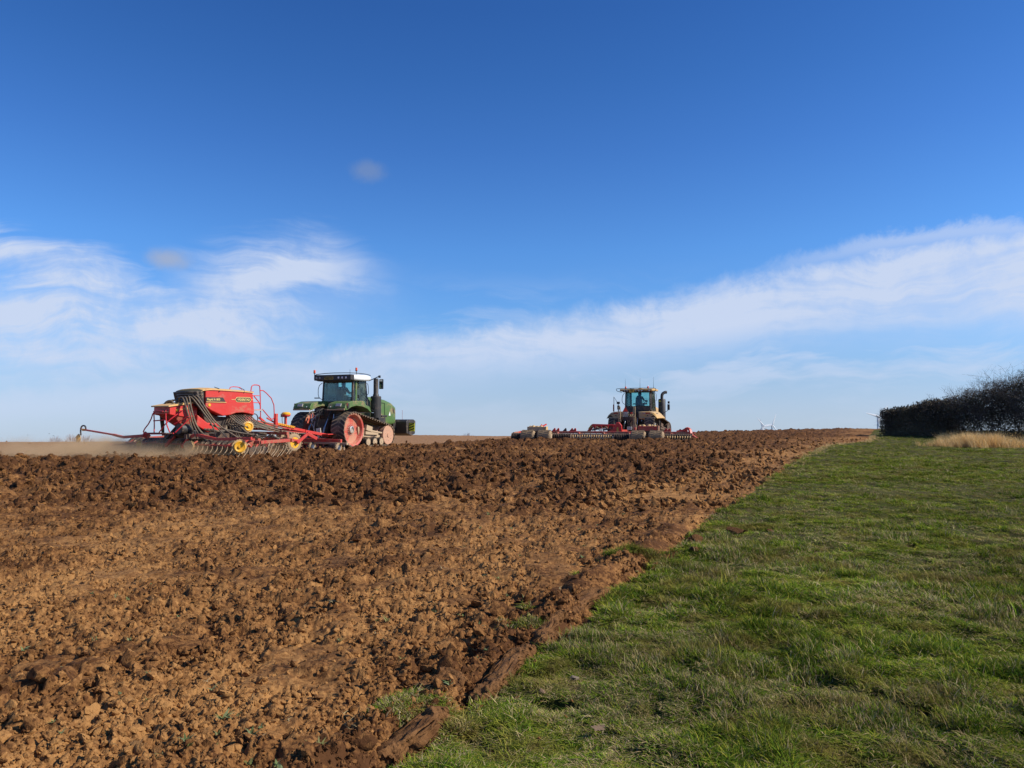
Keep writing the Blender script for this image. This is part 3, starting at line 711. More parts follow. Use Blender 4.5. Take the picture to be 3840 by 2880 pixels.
def track_unit(root, sx, bw, xc, wheel_mat, idl_mat, rubber, r1=.80, r2=.49, beam_mat=None):
    """one crawler track: belt with chevron lugs, driving wheel, idler, three rollers, beam"""
    c1, c2 = (0, .885), (2.94, .565)
    t = .035
    path = [p for p, a in resample(belt_path(c1, r1 + .02, c2, r2 + .02), 96)]
    path_o = [p for p, a in resample(belt_path(c1, r1 + .02 + t, c2, r2 + .02 + t), 96)]
    mb = MB(); n = len(path); x0, x1 = xc - bw / 2, xc + bw / 2
    vs = [(x0, *p) for p in path] + [(x1, *p) for p in path] + [(x0, *p) for p in path_o] + [(x1, *p) for p in path_o]
    fs = []
    for i in range(n):
        j = (i + 1) % n
        fs += [(i, j, j + n, i + n), (i + 2 * n, i + 3 * n, j + 3 * n, j + 2 * n), (i, i + 2 * n, j + 2 * n, j), (i + n, j + n, j + 3 * n, i + 3 * n)]
    mb.add(vs, fs); belt = mb.build('track_belt', rubber, root, angle=40)
    lug = MB(); hw = bw / 2
    for s in (-1, 1):                    # one chevron lug = two slanted bars, local x across, y along the belt, z outwards
        a = [(s * .02, -.10, 0), (s * hw, .10, 0), (s * hw, .17, 0), (s * .02, -.03, 0)]
        b = [(p[0], p[1] + (.012 if k < 2 else -.012), .085) for k, p in enumerate(a)]
        lug.add(a + b, [(0, 1, 2, 3), (4, 7, 6, 5), (0, 4, 5, 1), (1, 5, 6, 2), (2, 6, 7, 3), (3, 7, 4, 0)])
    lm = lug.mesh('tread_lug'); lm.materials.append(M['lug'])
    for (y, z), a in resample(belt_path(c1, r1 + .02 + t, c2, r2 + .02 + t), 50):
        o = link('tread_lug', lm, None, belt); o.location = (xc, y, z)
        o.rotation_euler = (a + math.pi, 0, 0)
    # drive wheel: deep dish with hub and bolts
    s = sx
    mb = MB(); R1 = r1
    mb.lathe([(xc - s * bw * .42, R1 - .02), (xc + s * bw * .44, R1), (xc + s * bw * .44, R1 - .03), (xc + s * bw * .40, R1 - .085), (xc + s * bw * .14, R1 - .15), (xc + s * bw * .08, R1 - .30), (xc + s * bw * .16, .20), (xc + s * bw * .16, .01)], (0, *c1), 'x', 44)
    dw = mb.build('drive_wheel', wheel_mat, root, angle=35)
    mb = MB(); mb.lathe([(xc + s * bw * .12, .185), (xc + s * bw * .30, .17), (xc + s * bw * .32, .12), (xc + s * bw * .26, .11), (xc + s * bw * .26, .01)], (0, *c1), 'x', 24); mb.build('hub', M['steel_dusty'], dw)
    bo = MB(); bo.lathe([(0, .016), (.035 * s, .016), (.04 * s, .005)], (0, 0, 0), 'x', 6); bom = bo.mesh('wheel_bolt'); bom.materials.append(M['steel_dusty'])
    for k in range(16):
        a = k * math.pi / 8; o = link('wheel_bolt', bom, None, dw); o.location = (xc + s * bw * .17, c1[0] + .235 * math.cos(a), c1[1] + .235 * math.sin(a))
    mb = MB()
    for q in (-1, 1):
        x = xc + q * bw * .27
        mb.lathe([(x - .13, r2 - .03), (x + .13, r2)] if q * s > 0 else [(x - .13, r2), (x + .13, r2)], (0, *c2), 'x', 36)
    x = xc + s * (bw * .27 + .132); mb.lathe([(x, r2 - .012), (x + s * .01, r2 - .03), (x - s * .035, r2 - .07), (x - s * .03, .13), (x + s * .03, .11), (x + s * .03, .01)], (0, *c2), 'x', 36)
    iw = mb.build('idler_wheel', idl_mat, root, angle=35)
    for k in range(9):
        a = k * 2 * math.pi / 9; o = link('wheel_bolt', bom, None, iw); o.location = (x - s * .02, c2[0] + .27 * math.cos(a), c2[1] + .27 * math.sin(a))
    for y in (1.22, 1.79, 2.36):
        mb = MB()
        for q in (-1, 1):
            x = xc + q * bw * .26; mb.lathe([(x - .12, .205), (x + .12, .205)], (0, y, .262), 'x', 24)
        x = xc + s * (bw * .26 + .122); mb.lathe([(x, .195), (x - s * .03, .15), (x - s * .03, .07), (x + s * .01, .06), (x + s * .01, .005)], (0, y, .262), 'x', 24)
        rl = mb.build('road_roller', M['rubber'], root, angle=35)
        cp = MB(); cp.lathe([(x + s * .004, .185), (x + s * .004, .15), (x - s * .022, .13), (x - s * .022, .07), (x + s * .016, .058), (x + s * .016, .005)], (0, y, .262), 'x', 24); cp.build('roller_rim', M['roller'], rl)
    mb = MB()
    xi = xc + s * bw * .06
    mb.prism([(.62, .55), (2.2, .44), (2.75, .50), (2.72, .62), (2.1, .70), (.95, .98), (.55, 1.02)], xi - .12, xi + .12)
    mb.box((xi + s * .16, 1.62, .68), (.10, 1.1, .15), (-3, 0, 0)); mb.box((xi + s * .16, 1.35, .92), (.16, .5, .26), (-12, 0, 0))
    mb.tube([(xi + s * .18, 1.5, .80), (xi + s * .18, 2.55, .66)], .055, 10)
    mb.build('track_beam', beam_mat or M['roller'], root, bevel=.012)
    mb = MB(); mb.box((xi, 1.8, .36), (.2, 1.5, .12)); mb.tube([(xi + s * .1, 1.3, .42), (xi + s * .12, 1.8, .52), (xi + s * .1, 2.3, .40)], .04, 8); mb.build('roller_bogie', M['dark_iron'], root)

def round_sec(w, h, r, zc, y, n=5):
    P = []
    for cx, cz, a0 in ((w - r, h - r, 0), (-(w - r), h - r, 90), (-(w - r), -(h - r), 180), (w - r, -(h - r), 270)):
        for k in range(n + 1):
            a = R(a0 + 90 * k / n); P.append((cx + r * math.cos(a), y, zc + cz + r * math.sin(a)))
    return P
def pane(name, corners, root, th=.006):
    a = [Vector(c) for c in corners]; n = (a[1] - a[0]).cross(a[2] - a[0]).normalized() * th
    mb = MB(); mb.add(a + [p + n for p in a], [(0, 1, 2, 3), (7, 6, 5, 4), (0, 4, 5, 1), (1, 5, 6, 2), (2, 6, 7, 3), (3, 7, 4, 0)])
    return mb.build(name, M['glass'], root, smooth=False)
def lamp(parent, c, d=(0, -1, 0), r=.055, mat='lens', name='work_light'):
    d = Vector(d).normalized(); mb = MB(); c = Vector(c)
    mb.tube([c - d * .05, c - d * .02, c + d * .035], [r * .6, r * 1.05, r * 1.12], 14); o = mb.build(name, M['black_clean'], parent)
    return o
def lens_on(parent, c, d, r, mat='lens'):
    d = Vector(d).normalized(); c = Vector(c); mb = MB(); mb.tube([c + d * .02, c + d * .045, c + d * .055], [r, r, r * .5], 14); return mb.build('lens', M[mat], parent)

def common_cab(root, body, post, roofw=1.0):
    """cab posts, floor, glass, seat and controls; cab from y=.70 to 1.98"""
    zf, zt = 1.95, 3.30
    yb, yf = .72, 1.98; xw = .86
    mb = MB()
    mb.box((0, 1.36, 1.80), (1.66, 1.34, .30)); mb.prism([(-.85, 1.95), (.85, 1.95), (.86, 2.24), (-.86, 2.24)], yb - .02, yb + .06, 'y'); mb.build('cab_floor', M['black'], root, bevel=.02)
    for s in (-1, 1):
        mb = MB(); mb.bar((s * (xw + .02), yb + .02, 1.95), (s * (xw + .0), yb + .10, zt), .10, .10); mb.build('cab_post', post, root, bevel=.02)
        mb = MB(); mb.bar((s * (xw + .03), yb + .30, 1.95), (s * (xw + .01), yb + .34, zt), .07, .11); mb.build('cab_post', body, root, bevel=.02)
        mb = MB(); mb.bar((s * (xw + .02), yf + .05, 1.85), (s * (xw - .02), yf - .12, zt), .08, .10); mb.build('cab_post', post, root, bevel=.02)
        pane('side_window', [(s * (xw + .035), yb + .36, 1.98), (s * (xw + .035), yf, 1.98), (s * (xw + .01), yf - .12, zt), (s * (xw + .01), yb + .38, zt)], root)
        pane('side_window', [(s * (xw + .035), yb + .06, 2.24), (s * (xw + .035), yb + .26, 2.24), (s * (xw + .01), yb + .30, zt), (s * (xw + .01), yb + .12, zt)], root)
        mb = MB(); mb.box((s * (xw + .03), yb + .75, 1.93), (.05, 1.05, .10)); mb.build('door_sill', M['black'], root)
        mb = MB(); mb.tube([(s * (xw + .06), yf - .02, 2.6), (s * (xw + .13), yf - .02, 2.65), (s * (xw + .13), yf - .06, 3.10), (s * (xw + .05), yf - .08, 3.18)], .014, 8, smooth=1); mb.build('grab_handle', M['black_clean'], root)
        mb = MB(); mb.box((s * (xw + .055), yb + .5, 2.5), (.02, .05, .16)); mb.build('door_handle', M['black_clean'], root)
    pane('rear_window', [(-.80, yb - .01, 2.26), (.80, yb - .01, 2.26), (.80, yb + .08, zt - .02), (-.80, yb + .08, zt - .02)], root)
    pane('windscreen', [(-.82, yf + .05, 1.9), (.82, yf + .05, 1.9), (.80, yf - .12, zt - .02), (-.80, yf - .12, zt - .02)], root)
    mb = MB(); mb.bar((-.84, yb + .08, 3.24), (.84, yb + .08, 3.24), .07, .13); mb.bar((-.84, yf - .14, 3.26), (.84, yf - .14, 3.26), .07, .09); mb.build('cab_header', M['black'], root)
    # seat, console, steering wheel, screens
    st = MB(); st.box((.0, 1.20, 2.25), (.5, .5, .14)); st.box((0, .98, 2.55), (.46, .12, .55), (-8, 0, 0)); st.box((0, .96, 2.90), (.26, .09, .16), (-8, 0, 0)); st.box((0, 1.2, 2.08), (.3, .35, .22)); st.build('seat', M['seat'], root, bevel=.04)
    mb = MB(); mb.box((.38, 1.25, 2.42), (.14, .5, .12)); mb.box((-.38, 1.2, 2.40), (.1, .4, .08)); mb.box((.40, 1.45, 2.60), (.18, .03, .14)); mb.tube([(.40, 1.45, 2.4), (.40, 1.45, 2.58)], .015, 6); mb.build('armrest_console', M['black_clean'], root, bevel=.01)
    mb = MB(); mb.tube([(0, 1.90, 2.0), (0, 1.72, 2.42)], .045, 8)
    rim = [(.19 * math.cos(a), 1.70 + .10 * math.sin(a), 2.44 + .16 * math.sin(a)) for a in [k * math.pi / 8 for k in range(17)]]; mb.tube(rim, .014, 6); mb.bar((-.18, 1.70, 2.44), (.18, 1.70, 2.44), .02); mb.build('steering_wheel', M['black_clean'], root)
    mb = MB(); mb.bar((.62, 1.82, 2.1), (.62, 1.78, 2.75), .02); mb.box((.60, 1.76, 2.62), (.2, .03, .15), (0, 0, -20)); mb.build('monitor', M['black_clean'], root)

def linkage(root, mat_frame, mud, seed):
    """three-point linkage at the back: frame, lift arms, rams, spool valves, hoses"""
    r = random.Random(seed)
    mb = MB(); mb.box((0, 1.2, .95), (.72, 3.4, .70)); mb.box((0, -.10, 1.0), (.62, .9, .75)); mb.box((0, .3, 1.55), (.66, .8, .6)); mb.tube([(-.95, 0, .885), (.95, 0, .885)], .16, 14); mb.box((0, 3.4, .95), (.5, 2.4, .4)); mb.build('chassis', M['dark_iron'], root, bevel=.02)
    for s in (-1, 1):
        mb = MB(); mb.bar((s * .34, -.3, .60), (s * .44, -1.15, .48), .07, .11); mb.build('lift_arm', mud, root, bevel=.01)
        mb = MB(); mb.tube([(s * .40, -.25, 1.75), (s * .42, -.55, 1.40)], .045, 10); mb.build('lift_ram', M['black'], root)
        mb = MB(); mb.tube([(s * .42, -.55, 1.40), (s * .44, -.80, 1.02)], .028, 10); mb.build('ram_rod', M['steel'], root)
        mb = MB(); mb.tube([(s * .44, -.80, 1.02), (s * .44, -1.0, .55)], .04, 8); mb.build('lift_link', mud, root)
        mb = MB(); mb.tube([(s * .62, -.35, 1.62), (s * .64, -.42, 1.2)], .03, 8); mb.build('stabiliser_rod', M['steel'], root)
    mb = MB(); mb.box((-.12, -.5, 1.72), (.42, .22, .36))
    for i in range(4): mb.box((-.28 + .11 * i, -.64, 1.62 + .12 * (i % 2)), (.07, .1, .09))
    mb.build('spool_valves', M['black'], root, bevel=.01)
    for i in range(13):
        x = r.uniform(-.36, .30); z0 = r.uniform(1.5, 1.85); sx2 = r.uniform(-.35, .35); zl = r.uniform(.75, 1.15)
        mb = MB(); mb.tube([(x, -.62, z0), (x + r.uniform(-.1, .1), -.95, z0 + .02), (x * .6 + sx2 * .4, -1.02, (z0 + zl) / 2), (sx2 * .6, -1.05, zl), (sx2 * .3, -.85, zl - r.uniform(.1, .3)), (sx2 * .2, -.65, .7)], r.uniform(.011, .02), 6, smooth=2)
        mb.build('hydraulic_hose', M['black'] if i % 3 else mud, root)
    for i in range(5):
        mb = MB(); x = -.3 + .13 * i; mb.tube([(x, -.66, 1.6), (x, -.76, 1.58)], .022, 8); mb.build('hose_coupling', M['steel'], root)
    mb = MB(); mb.prism([(-.12, .95), (.12, .98), (.16, .72), (.02, .45), (-.06, .62)], -1.20, -1.14, 'y'); o = mb.build('top_link_bracket', mud, root, bevel=.01); o.location.x = .36
    mb = MB(); mb.box((0, -.75, .45), (.16, 1.0, .08)); mb.build('drawbar_tongue', M['dark_iron'], root)

def green_tractor():
    T = empty('tracked_tractor', (-8.9, 37.2, 0.02), 24, label='green tracked tractor with red track wheels pulling the red seed drill', cat='tractor', group='tractors working the field')
    G = M['green']
    for s in (-1, 1): track_unit(T, s, .74, s * 1.20, M['wheel_red'], M['wheel_pale'], M['rubber'])
    linkage(T, M['dark_iron'], M['steel_dusty'], 3)
    common_cab(T, G, M['black'])
    # bonnet
    secs = []
    for y, w, zt, zb in ((1.98, .50, 2.50, 1.25), (2.6, .53, 2.52, 1.15), (3.4, .55, 2.49, 1.08), (4.2, .55, 2.38, 1.05), (4.8, .53, 2.24, 1.05), (5.22, .48, 2.06, 1.08), (5.36, .40, 1.88, 1.14)):
        secs.append(round_sec(w, (zt - zb) / 2, .16, (zt + zb) / 2, y))
    mb = MB(); mb.loft(secs); hood = mb.build('bonnet', G, T, angle=50)
    mb = MB(); mb.bar((.556, 4.05, 2.20), (.566, 4.10, 1.15), .016, .03); mb.bar((.55, 2.9, 2.28), (.56, 4.05, 2.20), .016, .02); mb.build('panel_joint', M['black_clean'], hood)
    mb = MB(); mb.prism([(4.72, 2.10), (5.06, 1.90), (5.1, 1.66), (4.9, 1.80), (4.7, 1.98)], .500, .520); mb.prism([(4.72, 2.10), (5.06, 1.90), (5.1, 1.66), (4.9, 1.80), (4.7, 1.98)], -.52, -.50); mb.build('side_grille', M['rubber'], hood)
    me = text_mesh('M', .16, .004); o = link('badge', me, M['white'], hood); o.location = (.562, 3.55, 2.16); o.rotation_euler = (R(90), 0, R(90))
    mb = MB(); mb.prism([(3.44, 2.10), (3.66, 2.10), (3.66, 2.27), (3.44, 2.27)], .556, .561); mb.build('sticker', M['green'], hood)
    mb = MB(); mb.prism([(3.40, 2.25), (3.10, 2.30), (3.10, 2.25), (3.38, 2.20)], .556, .562); mb.build('red_stripe', M['tail'], hood)
    mb = MB(); mb.prism([(4.45, 1.55), (4.62, 1.55), (4.56, 1.78)], .553, .567); mb.build('white_triangle_sticker', M['white'], hood)
    # mudguards over the rear wheels
    for s in (-1, 1):
        prof = [(-.66, 1.80), (-.72, 1.93), (-.60, 2.13), (-.15, 2.24), (.55, 2.27), (.86, 2.26), (1.0, 2.06), (1.28, 2.0), (1.45, 1.72), (1.40, 1.70), (1.10, 1.88), (.7, 1.98), (.2, 2.02), (-.2, 1.95), (-.5, 1.82)]
        mb = MB(); a, b = (s * .50, s * 1.52); mb.prism(prof, min(a, b), max(a, b)); f = mb.build('mudguard', G, T, bevel=.035)
        mb = MB(); mb.prism([(s * .50, 1.80), (s * 1.50, 1.80), (s * 1.50, 1.885), (s * .50, 1.86)], -.75, -.70, 'y'); mb.build('mudguard_lip', M['cream'], f, bevel=.01)
        mb = MB(); mb.box((s * 1.12, -.675, 2.05), (.30, .05, .15), (-24, 0, 0)); mb.build('indicator_lens', M['lens_dim'], f, bevel=.01)
        mb = MB(); mb.box((s * 1.52, -.50, 2.02), (.10, .14, .24)); lb = mb.build('tail_lamp', M['black'], f, bevel=.01)
        mb = MB(); mb.box((s * 1.52, -.58, 2.07), (.085, .03, .13)); mb.build('lens', M['tail'], lb, bevel=.01)
        mb = MB(); mb.lathe([(-.74, .028), (-.72, .028)], (s * .70, 0, 1.97), 'y', 12); mb.build('bolt', M['white'], f)
        mb = MB(); mb.box((s * 1.0, 1.7, 1.0), (.28, .5, .06)); mb.box((s * 1.05, 2.0, 1.45), (.3, .3, .05)); mb.tube([(s * 1.2, 2.3, 1.3), (s * 1.22, 2.3, 1.75), (s * 1.0, 2.2, 1.85)], .015, 6); mb.build('cab_steps', M['black'], T)
    mb = MB(); mb.box((1.08, 2.75, 1.32), (.42, .62, .26)); mb.box((.95, 3.1, 1.52), (.5, .5, .1)); mb.build('battery_box', M['black'], T, bevel=.02)
    mb = MB(); mb.box((1.05, 2.0, 1.70), (.34, .2, .03)); mb.build('step_plate', M['steel'], T)
    # roof
    prof = []
    secs = []
    for y, w, z0, z1 in ((.38, .95, 3.30, 3.45), (.45, 1.06, 3.28, 3.53), (.9, 1.13, 3.27, 3.58), (1.6, 1.13, 3.27, 3.58), (2.05, 1.05, 3.29, 3.53), (2.18, .92, 3.33, 3.44)):
        secs.append(round_sec(w, (z1 - z0) / 2, .10, (z1 + z0) / 2, y, 3))
    mb = MB(); mb.loft(secs); roof = mb.build('roof', M['white'], T, angle=50)
    mb = MB(); mb.box((.0, .45, 3.41), (2.20, .30, .27)); mb.box((0, .9, 3.29), (1.9, 1.1, .10)); mb.build('roof_panel', M['black'], roof, bevel=.03)
    for x in (-.93, -.74, .38, .60, .82, 1.0):
        l = lamp(roof, (x, .34 if x < 1 else .42, 3.40), (0, -1, -.1) if x < 1 else (.6, -1, -.1)); lens_on(roof, (x, .34 if x < 1 else .42, 3.40), (0, -1, -.1) if x < 1 else (.6, -1, -.1), .055, 'lens_dim' if x < 0 else 'lens')
    mb = MB(); mb.box((-.20, .308, 3.385), (.55, .016, .14)); pl = mb.build('number_plate', M['plate'], roof)
    o = link('plate_lettering', text_mesh('YX68 RVC', .115, .003, bold=.002), M['ink'], roof); o.location = (-.20, .298, 3.385); o.rotation_euler = (R(90), 0, 0)
    mb = MB(); mb.tube([(-.95, .34, 3.58), (-.2, .28, 3.63), (.95, .34, 3.62), (1.14, .6, 3.62), (1.16, 1.5, 3.61), (1.0, 2.1, 3.57)], .017, 8, smooth=1); mb.tube([(-.95, .34, 3.58), (-1.12, .38, 3.54), (-1.14, .38, 3.32), (-.9, .42, 3.25), (-.6, .5, 3.24)], .017, 8, smooth=1)
    mb.tube([(-1.12, .38, 3.54), (-1.16, 1.5, 3.6)], .015, 6); mb.build('roof_rail', M['black_clean'], roof)
    for (x, y, z) in ((-1.14, .40, 3.58), (.98, .92, 3.68)):
        mb = MB(); mb.tube([(x, y, z - .1), (x, y, z + .05)], .018, 6); mb.lathe([(z + .05, .05), (z + .08, .055)], (x, y, 0), 'z', 14); bc = mb.build('beacon', M['black_clean'], roof)
        mb = MB(); mb.lathe([(z + .08, .052), (z + .20, .052), (z + .225, .03)], (x, y, 0), 'z', 14); mb.build('beacon_lens', M['orange'], bc)
    mb = MB(); mb.tube([(.98, .40, 3.5), (.98, .40, 3.78)], .008, 5); mb.build('aerial', M['black_clean'], roof)
    # exhaust, mirrors
    mb = MB(); mb.lathe([(1.42, .24), (1.44, .27), (2.50, .27), (2.54, .24)], (.98, 2.62, 0), 'z', 28); ex = mb.build('exhaust_filter', M['black'], T)
    mb = MB(); mb.lathe([(2.52, .16), (2.62, .15), (2.66, .125), (3.35, .125), (3.44, .115), (3.44, .10), (3.2, .10)], (.98, 2.62, 0), 'z', 24); mb.build('exhaust_stack', M['black'], T)
    mb = MB(); mb.box((.86, 2.36, 2.38), (.12, .01, .08), (0, 0, -30)); mb.build('warning_sticker', M['hiyellow'], ex)
    for s in (-1, 1):
        mb = MB(); mb.tube([(s * .98, 1.98, 3.30), (s * 1.15, 2.02, 3.36), (s * 1.52, 2.10, 3.52)], .022, 8); mb.box((s * 1.54, 2.10, 3.50), (.07, .10, .12)); arm = mb.build('mirror_arm', M['black_clean'], T)
        mb = MB(); mb.box((s * 1.62, 2.14, 3.13), (.24, .08, .50)); mi = mb.build('mirror', M['black_clean'], T, bevel=.03)
        mb = MB(); mb.box((s * 1.62, 2.095, 3.19), (.19, .008, .32)); mb.box((s * 1.62, 2.095, 2.96), (.19, .008, .10)); mb.build('mirror_glass', simple_once('mirror_glass', (.25, .28, .3), .05, 1.), mi)
    mb = MB(); mb.tube([(-.93, .74, 2.35), (-1.06, .60, 2.45), (-1.06, .60, 3.0), (-.93, .76, 3.18)], .016, 6, smooth=1); mb.box((-1.08, .55, 2.42), (.3, .06, .05)); mb.build('rear_mirror_bar', M['black_clean'], T)
    # front weight
    mb = MB(); mb.prism([(5.36, .58), (5.85, .45), (6.25, .55), (6.30, 1.25), (6.1, 1.34), (5.45, 1.32), (5.34, 1.20)], -1.28, 1.12); w = mb.build('front_weight', M['black'], T, bevel=.04)
    mb = MB(); mb.box((0, 5.22, .95), (.9, .3, .5)); mb.box((0, 5.3, 1.28), (.5, .2, .16)); mb.bar((.4, 5.2, .8), (.4, 5.45, .8), .1); mb.build('front_linkage', M['black'], T)
    for s in (-1, 1):
        mb = MB(); mb.box((s * 1.28 if s < 0 else 1.28, 5.62, .93), (.34, .02, .46)); hb = mb.build('hazard_board', M['hiyellow'], w)
        for k in range(4):
            z = .74 + .14 * k; x0 = (-1.45 if s < 0 else 1.11)
            pts = [(x0, z - .035), (x0 + .34, z + .085), (x0 + .34, z + .14), (x0, z + .02)]
            mb = MB(); mb.prism([(p[0], min(max(p[1], .70), 1.16)) for p in pts], 5.604, 5.608, 'y'); mb.build('stripe', M['ink'], hb)
    mb = MB(); mb.tube([(.5, 5.9, 1.3), (.5, 5.9, 1.85)], .008, 5); mb.build('marker_rod', M['tail'], T)
    return T
def simple_once(n, *a):
    if n not in M: M[n] = simple(n, *a)
    return M[n]
GT = green_tractor()

def on(root, p):
    a = root.rotation_euler[2]; x, y, z = p; L = root.location
    return (L[0] + x * math.cos(a) - y * math.sin(a), L[1] + x * math.sin(a) + y * math.cos(a), L[2] + z)
person_in_seat(on(GT, (0.0, 1.18, 2.33)), 24, 'driver in a dark jacket seated in the cab of the green tractor')

def yellow_tractor():
    T = empty('tracked_tractor', (8.4, 52.8, -.02), 27, label='muddy yellow tracked tractor with a red warning triangle at its rear', cat='tractor', group='tractors working the field')
    Yc = M['yellow_cat']
    for s in (-1, 1): track_unit(T, s, .66, s * 1.28, M['rubber'], M['dark_iron'], M['rubber'], beam_mat=M['dark_iron'])
    linkage(T, M['dark_iron'], M['cream'], 9)
    common_cab(T, M['black'], M['black'])
    secs = []
    for y, w, zt, zb in ((1.98, .52, 2.28, 1.25), (3.4, .55, 2.25, 1.08), (4.6, .54, 2.05, 1.05), (5.1, .46, 1.9, 1.10)):
        secs.append(round_sec(w, (zt - zb) / 2, .14, (zt + zb) / 2, y))
    mb = MB(); mb.loft(secs); mb.build('bonnet', Yc, T, angle=50)
    for s in (-1, 1):
        # rounded mudguard: outline seen from behind, then swept forward
        secs = []
        def outl(k, zlift):   # cross-section in x-z at a station
            x0, x1 = .50, 1.80
            top = 1.84 + zlift
            P = [(x0, 1.36), (x0, top), (1.22, top + .01), (1.50, top - .06), (1.68, top - .22), (x1, 1.42 + zlift * .2), (x1 - .03, 1.38 + zlift * .3), (1.58, 1.60 + zlift * .3), (1.42, 1.58 + zlift * .3), (1.25, 1.44 + zlift * .3), (1.05, 1.36 + zlift * .5)]
            return [(s * x, y_, z) for x, z in P for y_ in (k,)]
        for k, zl in ((-.62, -.12), (-.55, 0), (.2, .02), (.9, .02), (1.3, -.10)): secs.append(outl(k, zl))
        mb = MB(); mb.loft(secs); f = mb.build('mudguard', Yc, T, angle=40, bevel=.02)
        mb = MB(); mb.box((s * 1.05, -.60, 1.74), (.50, .05, .09)); tl = mb.build('tail_lamp', M['tail'], f, bevel=.01)
        mb = MB(); mb.box((s * .90, -.632, 1.74), (.14, .01, .07)); mb.build('lens', M['lens_dim'], tl)
        mb = MB(); mb.box((s * 1.1, -.62, 1.42), (1.1, .10, .10)); mb.build('mudguard_lip', M['cream'], f, bevel=.03)
        mb = MB(); mb.lathe([(-.66, .035), (-.63, .035)], (s * 1.12, 0, 1.58), 'y', 12); mb.build('rubber_stop', M['ink'], f)
        mb = MB(); mb.box((s * 1.05, 1.6, 1.3), (.5, .9, .5)); mb.build('fuel_tank', M['black'], T, bevel=.05)
    # roof
    secs = []
    for y, w, z0, z1 in ((.30, 1.08, 3.29, 3.40), (.36, 1.16, 3.27, 3.43), (1.2, 1.17, 3.27, 3.46), (2.0, 1.1, 3.28, 3.42), (2.15, 1.0, 3.32, 3.38)):
        secs.append(round_sec(w, (z1 - z0) / 2, .05, (z1 + z0) / 2, y, 3))
    mb = MB(); mb.loft(secs); roof = mb.build('roof', Yc, T, angle=50)
    mb = MB(); mb.box((0, .42, 3.27), (1.9, .24, .12)); mb.build('roof_panel', M['black'], roof, bevel=.02)
    for x in (-.78, -.58, .02, .24, .46, .98):
        lamp(roof, (x, .26, 3.31), (0, -1, -.15)); lens_on(roof, (x, .26, 3.31), (0, -1, -.15), .052, 'lens' if x > .2 else 'lens_dim')
    mb = MB(); mb.box((-.26, .235, 3.30), (.34, .016, .25)); pl = mb.build('number_plate', M['plate'], roof, bevel=.004)
    o = link('plate_lettering', text_mesh('YN17\nEKJ', .115, .003, bold=.003), M['ink'], roof); o.location = (-.26, .222, 3.355); o.rotation_euler = (R(90), 0, 0)
    mb = MB()
    mb.tube([(-1.0, .35, 3.20), (-1.36, .30, 3.28), (-1.42, .30, 3.42), (-1.3, .30, 3.46), (0, .24, 3.475), (1.3, .30, 3.46), (1.44, .30, 3.42), (1.42, .30, 3.28), (1.0, .35, 3.20)], .019, 8, smooth=1); mb.build('roof_rail', M['black_clean'], roof)
    for x in (-.80, .80):
        mb = MB(); mb.lathe([(3.44, .05), (3.48, .055)], (x, .55, 0), 'z', 14); bc = mb.build('beacon', M['black_clean'], roof)
        mb = MB(); mb.lathe([(3.48, .062), (3.55, .06), (3.60, .04), (3.615, .01)], (x, .55, 0), 'z', 14); mb.build('beacon_lens', M['orange'], bc)
    mb = MB(); mb.lathe([(3.44, .17), (3.49, .15), (3.51, .05)], (.18, .9, 0), 'z', 16); mb.build('receiver_dome', M['cream'], roof)
    for x, h in ((-.84, 4.15), (.22, 4.2), (1.18, 4.25)):
        mb = MB(); mb.tube([(x, .6, 3.45), (x, .6, 3.58), (x + .0, .6, h)], [.02, .012, .004], 5); mb.build('aerial', M['black_clean'], roof)
    # exhaust
    mb = MB(); mb.lathe([(1.22, .22), (1.24, .255), (2.70, .255), (2.76, .22)], (1.20, 2.55, 0), 'z', 28); ex = mb.build('exhaust_silencer', M['black'], T)
    mb = MB(); mb.tube([(1.20, 2.55, 2.70), (1.20, 2.55, 3.02), (1.26, 2.62, 3.16), (1.38, 2.72, 3.24), (1.47, 2.80, 3.23)], .105, 14, smooth=1); mb.build('exhaust_stack', M['black'], T)
    mb = MB(); mb.box((1.11, 2.30, 2.60), (.12, .01, .08)); mb.build('warning_sticker', M['hiyellow'], ex)
    # mirrors and bars
    mb = MB(); mb.tube([(1.30, 2.2, 1.15), (1.36, 2.1, 1.5), (1.42, 2.0, 1.72), (1.82, 1.9, 1.95), (1.84, 1.9, 2.1)], .018, 8); mb.build('mirror_arm', M['black_clean'], T)
    mb = MB(); mb.box((1.86, 1.9, 2.17), (.17, .09, .40)); mb.box((1.87, 1.9, 2.50), (.13, .12, .17)); mb.build('mirror', M['black_clean'], T, bevel=.03)
    mb = MB(); mb.tube([(-1.9, 1.2, 1.85), (-1.9, 1.2, 2.92), (-1.60, 1.25, 2.40)], .022, 8); mb.build('mirror_arm', M['black_clean'], T)
    mb = MB(); mb.tube([(-1.6, 1.25, 1.9), (-1.6, 1.25, 2.4)], .03, 8); mb.box((-1.58, 1.22, 2.48), (.20, .14, .16)); mb.box((-1.56, 1.2, 2.15), (.16, .1, .28)); mb.build('mirror', M['black_clean'], T, bevel=.02)
    mb = MB(); mb.tube([(-1.9, 1.14, 1.86), (-1.9, 1.14, 2.32)], .05, 10); mb.lathe([(2.32, .05), (2.38, .02)], (-1.9, 1.14, 0), 'z', 10); mb.build('fire_extinguisher', M['tail'], T)
    for s in (-1, 1):
        mb = MB(); mb.tube([(s * .92, .74, 2.35), (s * 1.10, .62, 2.5), (s * 1.08, .62, 2.95), (s * .94, .76, 3.18)], .017, 6, smooth=1); mb.build('hand_rail', M['black_clean'], T)
    # warning triangle on its bracket
    mb = MB(); mb.prism([(-.56, 1.84), (-.16, 1.84), (-.36, 2.21)], -.86, -.85, 'y'); tri = mb.build('warning_triangle', M['tail'], T)
